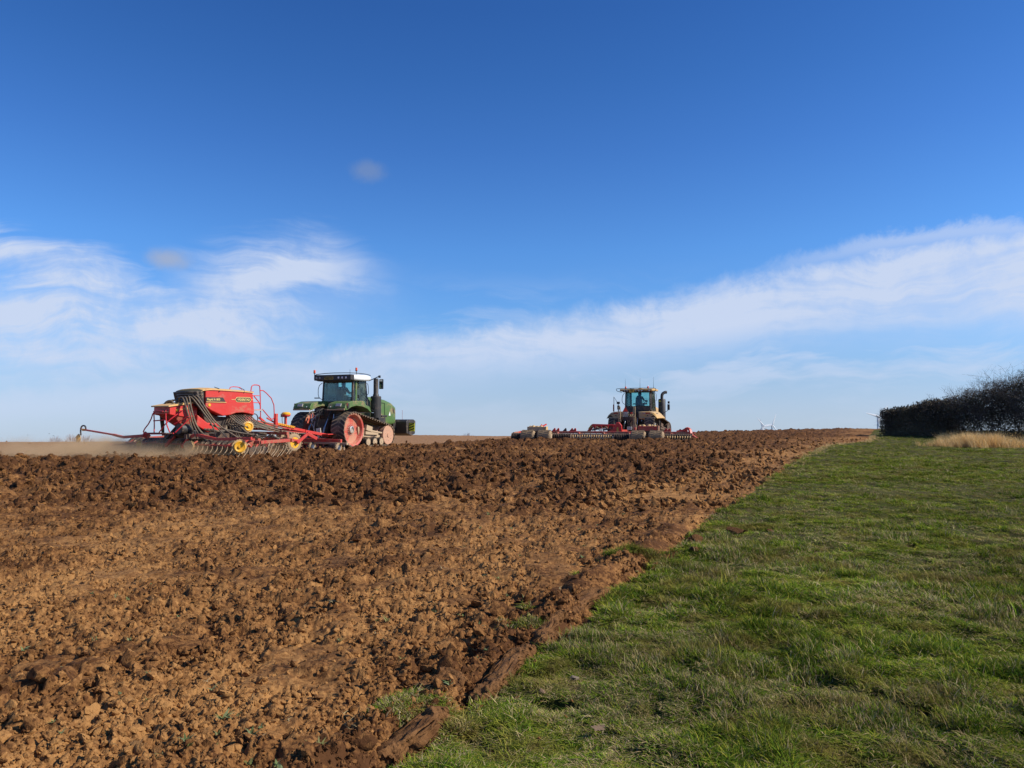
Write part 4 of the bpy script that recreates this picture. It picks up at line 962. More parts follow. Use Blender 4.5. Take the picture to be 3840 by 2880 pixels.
    mb = MB(); mb.prism([(-.51, 1.865), (-.21, 1.865), (-.36, 2.15)], -.866, -.861, 'y'); mb.build('reflective_panel', M['flu'], tri)
    mb = MB(); mb.box((-.36, -.80, 1.66), (.36, .14, .36)); mb.build('battery_cover', M['steel_dusty'], T, bevel=.02)
    mb = MB(); mb.box((.06, -.84, 1.74), (.11, .04, .10)); mb.build('stop_lamp', M['flu'], T, bevel=.01)
    mb = MB(); mb.prism([(-.85, 1.50), (.45, 1.50), (.45, 1.12), (.30, 1.12), (.22, 1.26), (-.60, 1.26), (-.72, 1.12), (-.85, 1.12)], -1.05, -.95, 'y'); mb.build('linkage_frame', M['dark_iron'], T, bevel=.02)
    for x in (-.70, .34):
        for dx in (-.04, .05):
            mb = MB(); mb.tube([(x + dx, -1.1, 2.18), (x + dx * 1.5, -1.15, 1.7), (x + dx, -1.15, 1.2), (x + dx * 2, -1.1, .62)], .032, 8); mb.build('linkage_bar', M['cream'], T)
    mb = MB(); mb.tube([(-.75 + .26 * math.cos(a), -1.35, 1.15 + .26 * math.sin(a)) for a in [k * math.pi / 7 for k in range(13)]], .022, 8); mb.tube([(-.7, -1.3, .95), (-.55, -1.4, .8), (-.6, -1.3, .7), (-.5, -1.4, .6)], .03, 8, smooth=1); mb.build('hose_loop', M['hose'], T)
    return T
YT = yellow_tractor()
person_in_seat(on(YT, (0.0, 1.18, 2.30)), 27, 'hooded driver seen from behind in the cab of the yellow tractor', hood=True)

# ------------------------------------------------------------------ the seed drill
def copy_of(src, parent, loc, rot=None, sc=None):
    o = src.copy(); COL.objects.link(o); o.parent = parent; o.location = loc
    if rot: o.rotation_euler = rot
    if sc: o.scale = sc
    for ch in src.children:
        c = ch.copy(); COL.objects.link(c); c.parent = o
    return o
def toothed_disc(parent, c, axis_az, r=.27, name='marker_disc', mats=('disc_tan', 'hub_yellow'), tilt=0):
    """scalloped disc with a yellow dished hub; axis_az: direction its face looks, degrees clockwise from local forward"""
    mb = MB(); n = 36; vs = []; fs = []
    for j, (x, k) in enumerate(((-.006, 0), (-.006, 1), (.012, 1), (.012, 0))):
        for i in range(n):
            a = 2 * math.pi * i / n; q = r * (1 if i % 2 else .9) if k else .05; vs.append((x, q * math.cos(a), q * math.sin(a)))
    for j in range(3):
        for i in range(n): fs.append((j * n + i, j * n + (i + 1) % n, (j + 1) * n + (i + 1) % n, (j + 1) * n + i))
    mb.add(vs, fs)
    o = mb.build(name, M[mats[0]], parent, smooth=False); o.location = c; o.rotation_euler = (0, R(tilt), R(90 - axis_az) if False else -R(axis_az) + R(90))
    mb = MB(); mb.lathe([(-.03, r * .70), (.06, r * .72), (.07, r * .62), (.045, r * .45), (.05, r * .22), (.085, r * .2), (.09, .01)], (0, 0, 0), 'x', 28); mb.build('hub', M[mats[1]], o)
    return o
def tyre(parent, c, r, w, rim_mat, rubber, lugs=22, rimr=.55, name='wheel', side=1):
    mb = MB(); x0 = -w / 2
    prof = [(x0 + w * .08, r * rimr), (x0, r * .68), (x0 + w * .05, r * .86), (x0 + w * .15, r * .955), (x0 + w * .3, r * .99), (x0 + w * .5, r), (x0 + w * .7, r * .99), (x0 + w * .85, r * .955), (x0 + w * .95, r * .86), (x0 + w, r * .68), (x0 + w * .92, r * rimr)]
    mb.lathe(prof, (0, 0, 0), 'x', 32); o = mb.build(name, rubber, parent, angle=50); o.location = c
    mb = MB(); h = r * .085
    for k in range(lugs):
        for s in (-1, 1):
            a = 2 * math.pi * (k + (.5 if s > 0 else 0)) / lugs
            P = []
            for xx, da in ((s * w * .02, -.09), (s * w * .40, .06)):
                for dd in (-.055, .055):
                    for rr in (r * .99, r + h): P.append((xx, rr * math.cos(a + da + dd), rr * math.sin(a + da + dd)))
            mb.add(P, [(0, 1, 3, 2), (4, 6, 7, 5), (0, 4, 5, 1), (2, 3, 7, 6), (1, 5, 7, 3), (0, 2, 6, 4)])
    mb.build('tyre_tread', rubber, o, smooth=False)
    mb = MB()
    for s in (-1, 1): mb.lathe([(s * w * .46, r * (rimr + .02)), (s * w * .42, r * rimr * .9), (s * w * .25, r * rimr * .75), (s * w * .25, r * .2), (s * w * .36, r * .17), (s * w * .36, .01)], (0, 0, 0), 'x', 28)
    mb.build('rim', rim_mat, o)
    return o
def seed_drill():
    D = empty('seed_drill', (-9.3, 35.4, 0), 34, label='wide red seed drill with yellow hubs and two red hoppers in dust', cat='seed drill')
    Rd, Rs, Ir = M['red'], M['red_dusty'], M['dark_iron']
    # main hopper: long side faces the viewer's right; sloping belly
    xr, xl = 1.15, -.50
    prof = [(-6.19, 2.60), (-6.19, 1.93), (-5.95, 1.78), (-5.40, 1.56), (-5.05, 1.60), (-4.8, 1.68), (-4.5, 1.70), (-4.2, 1.66), (-3.94, 1.58), (-3.92, 1.75), (-4.02, 2.56)]
    mb = MB(); mb.prism(prof, xl, xr); hp = mb.build('main_hopper', Rd, D, bevel=.04)
    mb = MB()
    for s, x in ((1, xr + .004), (-1, xl - .004)): pass
    mb.prism([(-6.15, 1.74), (-5.35, 1.54), (-4.3, 1.50), (-4.2, 1.20), (-5.0, .95), (-5.9, 1.15)], -.25, .85); mb.build('hopper_belly', Ir, hp, bevel=.03)
    # front funnel and fan of hoses
    mb = MB(); mb.prism([(-4.35, 1.62), (-3.95, 1.62), (-3.90, 1.18), (-4.22, 1.10)], -.2, 1.05); mb.build('metering_funnel', Rd, hp, bevel=.03)
    # slot with dark panel and lettering
    X = xr + .002
    mb = MB(); mb.prism([(-6.17, 2.29), (-5.42, 2.29), (-5.30, 2.12), (-6.17, 2.13)], X, X + .012); mb.build('recess_panel', M['black'], hp)
    mb = MB(); mb.prism([(-6.17, 2.12), (-5.28, 2.11), (-5.28, 2.085), (-6.17, 2.095)], X, X + .03); mb.build('ledge', M['tarp'], hp)
    o = link('model_lettering', text_mesh('Rapid A 800', .115, .002, bold=.002), M['gold'], hp); o.location = (X + .016, -5.84, 2.205); o.rotation_euler = (R(90), 0, R(90))
    mb = MB(); n = 10; yc, zc, a, b = -4.47, 2.22, .35, .085
    P = [(yc + (a - b) * (1 if math.cos(t) > 0 else -1) + b * math.cos(t), zc + b * math.sin(t)) for t in [2 * math.pi * (k + .5) / 24 for k in range(24)]]
    P2 = [(yc + (p[0] - yc) * 1.05, zc + (p[1] - zc) * 1.2) for p in P]
    mb.prism(P2, X, X + .006); mb.box((X + .003, yc - a - .10, zc), (.006, .22, .014)); mb.box((X + .003, yc + a + .09, zc), (.006, .20, .014)); mb.build('badge_rim', M['gold'], hp)
    mb = MB(); mb.prism(P, X + .006, X + .011); mb.build('name_badge', M['ink'], hp)
    me = text_mesh('VÄDERSTAD', .125, .003, bold=.003); wd = max(v.co.x for v in me.vertices) - min(v.co.x for v in me.vertices)
    for v in me.vertices: v.co.x *= .60 / wd
    o = link('name_lettering', me, M['gold'], hp); o.location = (X + .013, yc, zc - .005); o.rotation_euler = (R(90), 0, R(90))
    for y, z, x in ((-6.02, 1.985, X),):
        mb = MB(); mb.lathe([(x, .06), (x + .02, .055), (x + .025, .02)], (0, y, z), 'x', 16); mb.build('reflector', M['hub_yellow'], hp)
    mb = MB(); mb.bar((xr + .01, -6.2, 2.585), (xr + .01, -4.0, 2.535), .03, .05); mb.build('hopper_rim', Rs, hp)
    # tarpaulin lid
    secs = []
    for y, z in ((-6.34, 2.56), (-6.25, 2.58), (-5.9, 2.62), (-4.7, 2.58), (-4.15, 2.55), (-4.0, 2.53)):
        secs.append([(xl - .03, y, z - .04), (xl - .03, y, z), (xl + .25, y, z + .045), ((xl + xr) / 2, y, z + .06), (xr - .25, y, z + .045), (xr + .03, y, z), (xr + .03, y, z - .04)])
    mb = MB(); mb.loft(secs); lid = mb.build('tarpaulin', M['tarp'], D, angle=60)
    for y in (-5.6, -4.45):
        mb = MB(); mb.tube([(xr + .035, y, 2.50), (xr + .0, y, 2.63), (xr - .3, y, 2.70)], .014, 6); mb.build('tarpaulin_strap', M['ink'], lid)
    mb = MB(); mb.tube([(.9, -4.95, 2.62), (.9, -4.9, 2.74), (.9, -4.45, 2.73), (.9, -4.35, 2.62)], .016, 6, smooth=1); mb.build('lid_handle', M['pinkred'], lid)
    # louvred rear cover: curved black ribs under the lid
    mb = MB(); mb.prism([(-6.22, 2.54), (-6.55, 2.50), (-6.42, 2.0), (-6.22, 1.80)], xl + .05, xr - .05); mb.build('rear_cover', M['black'], hp, bevel=.02)
    for k in range(6):
        z = 2.50 - .105 * k; dy = .50 - .045 * k
        pts = [(xl - .02 + (xr - xl + .04) * t, -6.20 - dy * math.sin(math.pi * min(1, max(0, .12 + t * .76))) , z) for t in [i / 12 for i in range(13)]]
        mb = MB(); n0 = len(pts); vs = []
        for (x, y, zz) in pts: vs += [(x, y, zz + .035), (x, y - .02, zz - .03), (x, y + .05, zz - .03), (x, y + .05, zz + .035)]
        fs = []
        for i in range(n0 - 1):
            for q in range(4): fs.append((i * 4 + q, i * 4 + (q + 1) % 4, (i + 1) * 4 + (q + 1) % 4, (i + 1) * 4 + q))
        fs += [(0, 1, 2, 3), tuple((n0 - 1) * 4 + q for q in (3, 2, 1, 0))]
        mb.add(vs, fs); mb.build('louvre_rib', M['hose'] if k < 3 else M['black'], hp)
    # small rear hopper
    secs = []
    for y, z0, z1 in ((-7.42, 1.62, 1.92), (-7.35, 1.60, 1.94), (-6.62, 1.50, 2.06), (-6.30, 1.52, 2.08), (-6.26, 1.55, 2.06)):
        secs.append([(-.30, y, z0), (.75, y, z0), (.75, y, z1), (-.30, y, z1)])
    mb = MB(); mb.loft(secs); h2p = mb.build('rear_hopper', Rd, D, bevel=.03)
    mb = MB(); mb.add([(-.28, -7.3, 1.62), (.73, -7.3, 1.62), (.73, -6.32, 1.52), (-.28, -6.32, 1.52), (.1, -6.72, 1.12), (.55, -6.72, 1.12), (.55, -6.45, 1.10), (.1, -6.45, 1.10)],
                     [(0, 1, 2, 3), (7, 6, 5, 4), (0, 4, 5, 1), (1, 5, 6, 2), (2, 6, 7, 3), (3, 7, 4, 0)]); mb.build('hopper_funnel', Rs, h2p, bevel=.02)
    mb = MB(); mb.prism([(-7.50, 1.90), (-7.50, 1.95), (-6.9, 2.06), (-6.28, 2.13), (-6.25, 2.07)], -.36, .81); mb.build('tarpaulin', M['tarp'], h2p, bevel=.01)
    mb = MB(); mb.lathe([(.752, .055), (.77, .05), (.775, .02)], (0, -7.12, 1.78), 'x', 16); mb.build('reflector', M['hub_yellow'], h2p)
    o = link('model_lettering', text_mesh('BioDrill', .07, .002, bold=.001), M['gold'], h2p); o.location = (.756, -6.78, 1.86); o.rotation_euler = (R(90), 0, R(90))
    mb = MB(); mb.box((.755, -6.8, 1.82), (.006, .5, .012)); mb.build('stripe', M['gold'], h2p)
    # platform with rails behind the rear hopper
    mb = MB()
    for pts in ([(-.35, -7.75, .90), (-.35, -7.80, 1.0), (-.05, -7.70, 1.35), (.0, -7.6, 1.75), (.60, -7.6, 1.75), (.62, -7.6, 1.70)], [(-.0, -7.6, 1.75), (.06, -7.6, 1.3), (.05, -7.6, .9)], [(.62, -7.5, 1.80), (.66, -7.5, 1.3), (.75, -7.4, .95)],
                [(.25, -7.55, .90), (.72, -7.5, 1.35), (.86, -7.0, 1.75)], [(.85, -7.3, 1.25), (1.30, -7.0, 1.55)], [(.0, -7.6, 1.38), (.66, -7.5, 1.42)], [(-.35, -7.75, .90), (.1, -7.6, .88), (1.0, -7.4, .92)], [(.95, -7.3, .95), (1.28, -6.9, 1.50)]):
        mb.tube(pts, .022, 8, smooth=1)
    mb.build('platform_rail', M['pinkred'], D)
    mb = MB(); mb.box((.35, -7.5, 1.72), (.7, .22, .02)); mb.box((.35, -7.55, .92), (1.2, .3, .03)); mb.build('platform', M['dark_iron'], D)
    mb = MB(); mb.tube([(-.1, -7.0, .7), (.30, -6.8, 1.2)], .05, 8); mb.tube([(.15, -7.0, .7), (.45, -6.8, 1.15)], .035, 8); mb.build('lift_ram', M['black'], D)
    # ladder and guard rail at the front
    mb = MB()
    x = 1.0
    for pts in ([(x, -4.02, 2.10), (x, -4.0, 2.70), (x, -3.92, 2.84), (x, -3.62, 2.84), (x, -3.55, 2.76), (x, -3.50, 1.40)], [(x, -3.54, 2.62), (x, -3.35, 2.62), (x, -2.85, 2.20), (x, -2.80, 1.50), (x, -2.88, 1.42), (x, -3.0, 1.44), (x, -3.42, 1.84)], [(x, -3.85, 2.38), (x, -3.54, 2.08), (x, -3.52, 1.8)]):
        mb.tube(pts, .021, 8, smooth=1)
    mb.build('guard_rail', M['pinkred'], D)
    for k in range(3):
        z = 2.40 - .29 * k; mb = MB(); mb.tube([(x, -3.92, z), (x, -3.52, z)], .017, 8); mb.build('rung', M['pinkred'], D)
    mb = MB(); mb.tube([(.55, -3.95, 2.3), (.55, -3.95, 1.8)], .02, 6); mb.box((.8, -3.68, 1.80), (.55, .46, .05)); mb.build('step_platform', M['steel_dusty'], D)
    # chassis and drawbar
    def beam(name, a, b, w, h, mat=Rs, bev=.012, par=None):
        mb = MB(); mb.bar(a, b, w, h); return mb.build(name, mat, par or D, bevel=bev)
    beam('drawbar', (.15, -3.9, 1.46), (.05, -.35, .88), .13, .12, Rd)
    dbar = beam('drawbar', (-.15, -3.4, 1.10), (.05, .1, .74), .14, .14, Rd)
    st = beam('warning_strip', (.218, -2.15, 1.26), (.168, -1.0, 1.05), .01, .085, M['hub_yellow'], 0)
    a, b = Vector((.226, -2.15, 1.26)), Vector((.176, -1.0, 1.05))
    for k in range(10):
        p = a.lerp(b, (k + .35) / 10); q = a.lerp(b, (k + .75) / 10); mb = MB(); mb.bar(p + Vector((0, 0, .03)), q - Vector((0, 0, .03)), .008, .035); mb.build('stripe', M['tail'], st)
    beam('hitch_tongue', (.05, -.35, .86), (.10, 1.25, .60), .18, .13, Rd)
    beam('hitch_plate', (.3, .6, .70), (.3, 1.5, .72), .5, .04, Rd)
    beam('hitch_stand', (.45, 1.4, .70), (.50, 1.45, .34), .12, .14, Rd)
    beam('ladder_strut', (.9, -3.5, 1.50), (.75, -2.6, .95), .07, .09, Rd)
    beam('ladder_strut', (.5, -2.80, 1.48), (.45, -2.1, 1.15), .05, .06, Rd)
    beam('post', (.62, -2.42, 1.66), (.62, -2.42, 1.02), .13, .13, Rd)
    # radar / camera head on a stalk
    rdo = beam('sensor_stalk', (0, -1.38, 1.0), (0, -1.38, 1.55), .11, .08, Rd)
    mb = MB(); mb.lathe([(1.52, .12), (1.56, .19), (1.62, .19)], (0, -1.36, 0), 'z', 18); mb.build('sensor_base', M['red'], rdo)
    mb = MB(); mb.lathe([(1.62, .20), (1.67, .20), (1.72, .15), (1.735, .05)], (0, -1.36, 0), 'z', 18); mb.build('sensor_cap', M['hub_yellow'], rdo)
    mb = MB(); mb.box((-.14, -1.44, 1.58), (.13, .1, .14)); mb.build('sensor_lens', M['black'], rdo)
    mb = MB(); mb.tube([(-.15, -1.45, 1.52), (-.22, -1.4, 1.3), (-.1, -1.4, 1.05)], .012, 6, smooth=1); mb.build('cable', M['black'], rdo)
    # cross beams
    beam('toolbar', (-4.1, -3.0, .84), (2.1, -3.0, .84), .12, .12); beam('toolbar', (-3.4, -3.35, .98), (2.0, -2.8, 1.0), .07, .07)
    for k in range(10):
        x = -2.4 + .5 * k; beam('bracket', (x, -3.0, .80), (x + .02, -3.0, .66), .06, .10)
    beam('toolbar', (-4.1, -4.5, .64), (4.2, -4.5, .64), .12, .14); beam('toolbar', (-4.1, -5.9, .60), (4.2, -5.9, .60), .12, .12)
    for x in (-4.0, -2.6, -1.0, .9, 2.4, 4.1): beam('side_beam', (x, -4.4, .64), (x, -6.0, .60), .10, .12)
    beam('main_beam', (-.35, -3.2, .78), (-.35, -6.9, .78), .16, .2, Ir); beam('main_beam', (.95, -3.2, .78), (.95, -6.9, .78), .16, .2, Ir)
    mb = MB(); mb.box((.3, -5.1, 1.0), (1.1, 2.0, .35)); mb.tube([(.55, -6.9, 1.08), (.55, -6.4, 1.05)], .22, 16); mb.tube([(-.4, -6.5, .9), (1.0, -6.5, .9)], .13, 12); mb.build('blower_housing', M['black'], D, bevel=.03)
    mb = MB(); mb.prism([(-6.35, 1.62), (-5.9, 1.30), (-5.4, 1.28), (-5.1, .98), (-5.9, .92), (-6.4, 1.2)], .1, .9); mb.build('air_duct', Rd, D, bevel=.05)
    # transport wheels under the middle
    for x in (-1.7, -1.15, 1.02, 1.55): tyre(D, (x, -2.3, .43), .41, .34, M['hub_yellow'], M['rubber_muddy'], name='transport_wheel')
    beam('wheel_arm', (1.80, -2.25, .42), (1.86, -1.75, .80), .09, .12, Rd); beam('wheel_arm', (1.55, -3.05, .60), (1.82, -2.1, .52), .09, .09, Rd); beam('wheel_arm', (1.86, -1.78, .82), (2.0, -1.35, .58), .09, .14, Rd)
    # track eraser gang beside the drawbar
    beam('gang_beam', (-2.3, -.62, .36), (3.1, -.62, .36), .10, .09, M['roller']); beam('gang_beam', (-2.0, -.9, .52), (2.6, -.5, .46), .10, .16, Rd)
    for x in (-1.9, .95, 2.62): tyre(D, (x, -.72, .20), .19, .17, M['steel_dusty'], M['rubber_muddy'], 14, name='gauge_wheel')
    for x0, x1 in ((-1.7, -.3), (1.15, 2.45)):
        mb = MB(); mb.prism([(x0, .10), (x0 + .5, .05), (x1 - .4, .09), (x1, .22), (x1, .34), (x1 - .5, .25), (x0 + .5, .22), (x0, .16)], -.74, -.70, 'y'); mb.build('levelling_board', M['black'], D, bevel=.008)
    mb = MB(); mb.box((.62, -.68, .36), (.62, .1, .16)); s_ = mb.build('name_box', Rd, D, bevel=.01); mb = MB(); mb.box((.62, -.734, .36), (.3, .006, .06)); mb.build('sticker', M['gold'], s_)
    for x in (.25, .5, 1.25, 1.6, 2.1, 2.9): beam('tool_leg', (x, -.62, .40), (x + .08, -.70, .08), .05, .07, Rs if x < 2 else M['roller'])
    mb = MB()
    for k in range(6): mb.tube([(-.3 + .1 * k, -3.6, 1.25), (-.1 + .12 * k, -2.4, 1.10 - .02 * k), (.0 + .1 * k, -1.2, .78), (.0, .3, .75)], .03, 6, smooth=2)
    mb.build('cable_bundle', M['hose'], D)
    # coulters, press wheels, harrow tines
    mb = MB(); mb.bar((0, .12, .62), (0, -.05, .34), .045, .07); mb.bar((0, -.05, .36), (0, -.22, .22), .04, .06); arm = mb.build('coulter_arm', Rs, D); arm.location = (-4.0, -4.7, 0)
    mb = MB(); mb.lathe([(-.01, .20), (.01, .205), (.03, .1), (.035, .01)], (.03, -.16, .20), 'x', 20); mb.build('disc', M['dark_iron'], arm)
    xs = [-4.0 + .33 * k for k in range(22)]
    for i, x in enumerate(xs):
        if i: copy_of(arm, D, (x, -4.7, 0))
        copy_of(arm, D, (x + .16, -5.3, 0))
    mb = MB(); mb.lathe([(-.10, .18), (-.10, .30), (-.06, .335), (.06, .335), (.10, .30), (.10, .18)], (0, 0, 0), 'x', 22); pw = mb.build('press_wheel', M['rubber'], D); pw.location = (-4.0, -5.98, .33)
    mb = MB(); mb.lathe([(-.09, .19), (-.03, .16), (.03, .16), (.09, .19)], (0, 0, 0), 'x', 18); mb.build('rim', Rs, pw)
    for x in xs[1:]: copy_of(pw, D, (x, -5.98, .33))
    beam('harrow_beam', (-4.1, -6.35, .46), (4.15, -6.35, .46), .06, .06, Rs)
    mb = MB(); mb.tube([(0, 0, .44), (0, -.03, .30), (.0, -.16, .16), (.0, -.30, .02)], .011, 6, smooth=1); tn = mb.build('harrow_tine', M['roller'], D); tn.location = (-4.1, -6.35, 0)
    for k in range(1, 56): copy_of(tn, D, (-4.1 + .15 * k, -6.35 - (.12 if k % 2 else 0), 0))
    for k in range(11): copy_of(tn, D, (4.12 + .05 * (k % 2), -6.1 + .17 * k, .02))
    mb = MB(); mb.tube([(0, 0, .46), (.0, .10, .56), (.0, .2, .48), (.0, .16, .36)], .022, 6, smooth=1); sp = mb.build('coil_spring', M['roller'], D); sp.location = (-3.6, -6.3, 0)
    for k in range(1, 10): copy_of(sp, D, (-3.6 + .82 * k, -6.3, 0))
    for k in range(9): beam('harrow_arm', (-3.8 + .95 * k, -5.95, .62), (-3.95 + .95 * k, -6.4, .40), .06, .09, Rs)
    # folded marker arm along the right wing, extended one on the left
    mb = MB()
    P = [(.55, -6.75, .36), (.85, -6.72, .70), (1.15, -6.66, .84), (1.5, -6.62, .83), (2.39, -6.55, .70), (3.3, -6.5, .72), (4.3, -6.45, .76)]
    for a, b in zip(P[:-1], P[1:]): mb.bar(a, b, .08, .10)
    mb.build('marker_arm', Rd, D, bevel=.01)
    mb = MB(); mb.bar((-.55, -6.75, .38), (-.05, -6.7, .78), .09, .10); mb.build('link_arm', Rd, D)
    mb = MB(); mb.bar((-1.30, -7.1, .80), (-2.75, -7.2, .71), .12, .11); mb.bar((-1.30, -7.0, .72), (-1.33, -7.2, .88), .12, .2); mb.bar((-2.75, -7.2, .71), (-3.54, -7.2, .80), .09, .09); mb.bar((-3.54, -7.2, .80), (-5.75, -7.2, .97), .06, .07); mb.bar((-5.75, -7.2, .97), (-6.02, -7.2, 1.0), .07, .05)
    mk = mb.build('marker_arm', Rd, D, bevel=.01)
    mb = MB(); mb.tube([(-5.70, -7.2, .96), (-5.70, -7.2, 1.08), (-5.80, -7.2, 1.15), (-5.98, -7.2, 1.15), (-6.10, -7.2, 1.06), (-6.12, -7.2, .90), (-6.08, -7.2, .74)], .032, 8, smooth=1); mb.build('disc_spring', M['black'], mk)
    mb = MB(); mb.box((-5.86, -7.2, .97), (.12, .1, .09)); mb.build('pivot', M['hub_yellow'], mk)
    toothed_disc(D, (-6.10, -7.28, .60), 185, .20)
    toothed_disc(D, (-1.98, -6.98, .39), 190, .26)
    toothed_disc(D, (3.86, -6.62, .46), 120, .28)
    toothed_disc(D, (1.5, -4.49, 1.14), 105, .24)
    toothed_disc(D, (-3.85, -7.3, .20), 150, .24, mats=('disc_tan', 'disc_tan'))
    toothed_disc(D, (1.0, -6.75, .42), 140, .22, mats=('disc_tan', 'disc_tan'))
    beam('side_arm', (-2.2, -6.9, .46), (-4.05, -7.0, .36), .08, .07); beam('disc_link', (-3.85, -7.3, .25), (-4.0, -7.0, .42), .04, .05); beam('disc_link', (-1.98, -6.98, .40), (-1.6, -6.5, .55), .05, .06)
    beam('disc_link', (3.86, -6.6, .48), (3.9, -6.3, .70), .05, .06); beam('disc_link', (1.5, -4.49, 1.12), (1.2, -4.2, .95), .05, .06); beam('disc_link', (1.0, -6.75, .42), (1.0, -6.4, .6), .05, .06)
    mb = MB(); mb.tube([(1.05 + .0, -3.84 + .16 * math.cos(a), 1.46 + .19 * math.sin(a)) for a in [k * math.pi / 8 for k in range(17)]], .022, 6); mb.build('hand_wheel', M['black'], D)
    # hoses
    def hoses(n, top, mid, bot, r=.032, jit=.0, name='seed_hose'):
        for k in range(n):
            f = k / max(1, n - 1)
            L = lambda a, b: tuple(a[i] + (b[i] - a[i]) * f for i in range(3))
            mb = MB(); mb.tube([L(*q) for q in (top[0:2], *mid, bot[0:2])], r, 7, smooth=2); mb.build(name, M['hose'], D)
    hoses(3, ((.42, -6.8, 2.02), (.48, -6.65, 2.02)), [((.50, -6.9, 2.28), (.62, -6.6, 2.30)), ((.95, -7.0, 2.28), (1.10, -6.85, 2.32)), ((1.18, -6.98, 1.75), (1.26, -6.86, 1.8)), ((1.22, -6.80, 1.15), (1.34, -6.66, 1.1))], ((1.30, -6.62, .70), (1.75, -6.45, .72)), .03)
    hoses(3, ((.50, -6.6, 2.0), (.6, -6.4, 2.0)), [((.62, -6.6, 2.30), (.70, -6.4, 2.34)), ((1.12, -6.75, 2.28), (1.25, -6.60, 2.36)), ((1.30, -6.50, 1.85), (1.38, -6.35, 1.88)), ((1.55, -6.12, 1.2), (1.60, -6.02, 1.26))], ((1.60, -6.0, .70), (2.4, -5.6, .72)), .028)
    hoses(3, ((.2, -6.9, 2.0), (.3, -6.6, 2.0)), [((.2, -7.0, 2.18), (.25, -6.7, 2.22)), ((-.25, -7.0, 2.10), (-.15, -6.8, 2.15)), ((-.5, -7.05, 1.7), (-.5, -6.9, 1.75))], ((-1.0, -6.6, .8), (-1.6, -6.2, .8)), .034)
    mb = MB(); mb.lathe([(1.5, .13), (2.0, .12), (2.08, .24), (2.16, .22)], (.42, -6.62, 0), 'z', 20); mb.build('distribution_head', M['dark_iron'], D)
    hoses(3, ((1.45, -6.2, 1.24), (1.5, -6.1, 1.2)), [((1.7, -5.69, 1.03), (1.8, -5.6, 1.0)), ((1.8, -4.96, .86), (2.1, -4.9, .84))], ((2.2, -4.3, .72), (3.4, -4.4, .70)), .03)
    hoses(9, ((1.0, -5.05, 1.60), (1.0, -4.12, 1.60)), [((1.25, -5.10, 1.50), (1.25, -4.15, 1.55)), ((1.42, -4.95, 1.28), (1.35, -4.0, 1.34))], ((1.55, -4.50, 1.10), (1.5, -3.2, 1.02)), .026)
    hoses(4, ((1.5, -4.3, 1.20), (1.35, -3.75, 1.36)), [((1.55, -3.8, 1.05), (1.4, -3.3, 1.22))], ((1.6, -3.0, .88), (1.3, -2.3, .98)), .026)
    hoses(4, ((.9, -5.0, 1.3), (1.1, -4.8, 1.3)), [((1.2, -4.95, 1.1), (1.4, -4.8, 1.15))], ((1.3, -4.75, .75), (1.9, -4.6, .72)), .034)
    hoses(3, ((.9, -6.05, 1.05), (1.1, -5.9, 1.05)), [((1.2, -5.8, .95), (1.3, -5.7, .95)), ((1.25, -5.4, 1.0), (1.35, -5.4, 1.0))], ((.95, -5.2, 1.18), (1.0, -5.15, 1.2)), .045, name='air_hose')
    for k, (x, y) in enumerate(((1.6, -5.2), (2.1, -4.8), (2.6, -5.0), (3.1, -4.7), (3.6, -5.0))):
        mb = MB(); mb.tube([(x - .2, y, .74), (x, y + .1, .86), (x + .2, y - .1, .80), (x + .45, y, .70)], .035, 7, smooth=1); mb.build('seed_hose', M['hose'], D)
    return D
SD = seed_drill()

